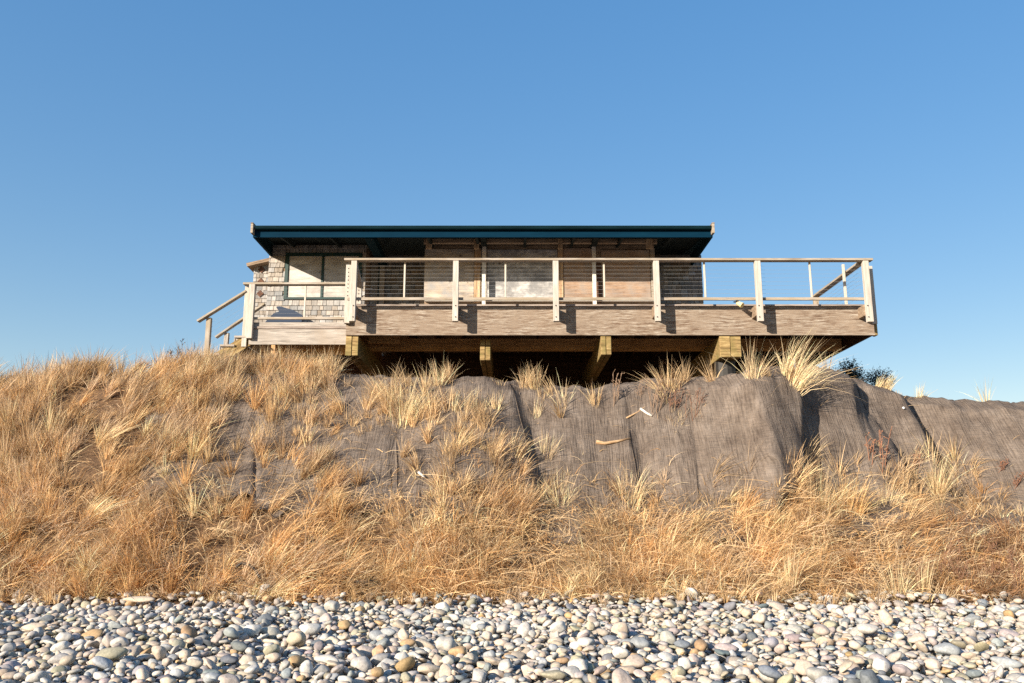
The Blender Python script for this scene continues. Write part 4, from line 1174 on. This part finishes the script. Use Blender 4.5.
for (px_, py_, lw, lh, yaw, cn, sh) in PICK:
    p = ground_at(px_, py_)
    s = p.y * .98 / F
    a = lw * s * .46; h_ = lh * s * .46
    b_, c = max(min(a * .8, h_ * 1.15), a * .35), max(.35 * h_, h_ * .82)
    if lh > lw: a, b_, c = h_, a * .95, a * .7; R_ = flat_rot(math.pi / 2, .9)
    else: R_ = flat_rot(yaw, .25, 0)
    idx_ = drop(p.x, p.y, R_, (max(a, b_), min(a, b_), c), 1, q, cn, np.array(PALD[cn]) * .84, sink=.9)
    if idx_ is not None: picked[idx_] = sh

# unit stone shapes
def ico(sub_):
    bm = bmesh.new(); bmesh.ops.create_icosphere(bm, subdivisions=sub_, radius=1.0)
    v = np.array([x.co[:] for x in bm.verts]); f = np.array([[l.vert.index for l in x.loops] for x in bm.faces]); bm.free()
    return v, f
IV, IF = ico(3)
IV2, IF2 = ico(2)
def shape_of(V0, seed):
    g = np.random.default_rng(seed)
    V_ = V0.copy()
    rad = np.ones(len(V_))
    for _ in range(5):
        k_ = g.normal(size=3) * g.uniform(.8, 2.0); rad += .06 * np.sin(V_ @ k_ * 1.6 + g.uniform(0, 6))
    V_ = V_ * rad[:, None]
    for _ in range(int(g.integers(3, 8))):                 # worn flats
        n_ = g.normal(size=3); n_ /= np.linalg.norm(n_); dcut = g.uniform(.62, .88)
        over = V_ @ n_ - dcut; V_ = V_ - np.where(over > 0, over * .75, 0)[:, None] * n_
    return V_
NVAR = 24
VAR3 = [shape_of(IV, 100 + k) for k in range(NVAR)]
VAR2 = [shape_of(IV2, 100 + k) for k in range(NVAR)]

# which stones show largest: a small depth buffer of their discs
ZBUF = np.full((100, 1064), 1e9); IDB = np.full((100, 1064), -1, dtype=np.int32)
Yoff = 588
for i, (c, Rm, abc, cn, cc) in enumerate(stones):
    S = Rm @ np.diag(np.array(abc) ** 2) @ Rm.T
    px_, py_, zc_ = proj(*c)
    k_ = F / zc_
    hx, hz = math.sqrt(S[0, 0]) * k_, math.sqrt(S[2, 2] * .97 + S[1, 1] * .03) * k_
    x0, x1 = int(px_ - hx), int(px_ + hx) + 1; y0, y1 = int(py_ - hz), int(py_ + hz) + 1
    for yv in range(max(y0, Yoff), min(y1 + 1, 683)):
        for xv in range(max(x0, 0), min(x1 + 1, 1024)):
            if ((xv + .5 - px_) / hx) ** 2 + ((yv + .5 - py_) / hz) ** 2 < 1 and zc_ < ZBUF[yv - Yoff, xv]:
                ZBUF[yv - Yoff, xv] = zc_; IDB[yv - Yoff, xv] = i
area = np.bincount(IDB[IDB >= 0].ravel(), minlength=len(stones))
print('cobbles in view', int((area > 0).sum()))
topcnt = np.bincount(OWN[OWN >= 0].ravel(), minlength=len(stones))
order = np.argsort(-area)
single = set(int(i) for i in order[:300] if area[i] > 0)
for i in picked:
    if area[i] > 15 and i not in single: single.add(i)
if len(single) > 300:
    for i in [int(k) for k in order[:300]][::-1]:
        if len(single) <= 300: break
        if i not in picked: single.discard(i)

ZONES = [(0, 75, 'below the left end of the bank'), (75, 150, 'far below the grassy skyline'), (150, 205, 'below the dark skyline weeds'), (205, 250, 'below the wooden stairs'),
         (250, 300, 'below the porch corner post'), (300, 345, 'below the green framed window'), (345, 400, 'below the deck corner beam'), (400, 455, 'below the tall pale tuft'),
         (455, 505, 'below the narrow second beam'), (505, 560, 'below the third rail post'), (560, 610, 'below the third beam'), (610, 660, 'below the fourth rail post'),
         (660, 710, 'below the house corner'), (710, 765, 'below the mossy pile'), (765, 815, 'below the spur tuft'), (815, 875, 'below the deck end'),
         (875, 930, 'below the dark bush'), (930, 980, 'below the fan shaped tuft'), (980, 1100, 'below the pale right netting')]
ROWS = [(0, 603, 'against the grass'), (603, 618, 'in the back rows'), (618, 636, 'in the upper middle'), (636, 655, 'in the lower middle'), (655, 672, 'near the front'), (672, 999, 'at the front edge')]
def zone(px_): return next(z for a, b_, z in ZONES if px_ < b_)
def row_(py_): return next(z for a, b_, z in ROWS if py_ < b_)
def size_word(abc): return 'large' if abc[0] > .088 else ('small' if abc[0] < .052 else 'mid sized')
def shape_word(abc):
    if abc[2] < .48 * abc[0]: return 'flat'
    if abc[1] < .68 * abc[0]: return 'oblong'
    if abc[2] > .66 * abc[0]: return 'round'
    return 'oval'
def neighbour(i, dx):
    px_, py_, zc_ = proj(*stones[i][0])
    x, y = px_, py_
    for st_ in range(2, 60):
        xv, yv = int(x + dx * st_), int(y)
        if not (0 <= xv < 1024 and Yoff <= yv < 683): return None
        j = IDB[yv - Yoff, xv]
        if j >= 0 and j != i and area[j] > 25: return int(j)
    return None
labels = {}
G = 'cobbles of the stony beach'
for i in sorted(single):
    c, Rm, abc, cn, cc = stones[i]
    px_, py_, _ = proj(*c)
    if i in picked: base_ = f'{picked[i]} {cn} cobble'
    else: base_ = f'{size_word(abc)} {cn} {shape_word(abc)} cobble'
    lab = f'{base_} {row_(py_)} {zone(px_)}'
    if lab in labels.values():
        j = neighbour(i, 1) or neighbour(i, -1)
        if j is not None: lab2 = f'{base_} by a {stones[j][3]} one, {row_(py_)} {zone(px_)}'
        else: lab2 = lab
        if lab2 in labels.values() or len(lab2.split()) > 16:
            j = neighbour(i, -1)
            if j is not None: lab2 = f'{base_} right of a {stones[j][3]} one, {row_(py_)} {zone(px_)}'
        lab = lab2
    for old, new in (('mid sized ', ''), (' a ', ' '), (' one,', ''), ('in the ', 'in ')):
        if len(lab.split()) > 16: lab = lab.replace(old, new, 1)
    if len(lab.split()) > 16: lab = lab.replace('the ', '', 1)
    if len(lab.split()) > 16: lab = lab.replace('the ', '', 1)
    labels[i] = lab
def stone_verts(i, var):
    c, Rm, abc, cn, cc = stones[i]
    return (var[i % NVAR] * np.array(abc)) @ Rm.T
for i in sorted(single):
    c, Rm, abc, cn, cc = stones[i]
    V_ = stone_verts(i, VAR3)
    me = np_mesh('cobble', V_, None, IF, np.tile(np.asarray(cc, float), (len(V_), 1)), smooth=True)
    tag(link('cobble', me, M['stone'], None, c), labels[i], 'cobble', G)
rest = [i for i in range(len(stones)) if i not in single and (topcnt[i] > 4 or area[i] > 0)]
VV, FF, CC = [], [], []
for k, i in enumerate(rest):
    V_ = stone_verts(i, VAR2) + stones[i][0]
    VV.append(V_); FF.append(IF2 + k * len(IV2)); CC.append(np.tile(np.asarray(stones[i][4], float), (len(V_), 1)))
me = np_mesh('beach_cobbles', np.concatenate(VV), None, np.concatenate(FF), np.concatenate(CC), smooth=True)
tag(link('beach_cobbles', me, M['stone']), 'mass of smaller rounded sea worn cobbles covering the beach', 'cobbles', kind='stuff')
print('rest', len(rest), 'single', len(single), 'distinct labels', len(set(labels.values())))
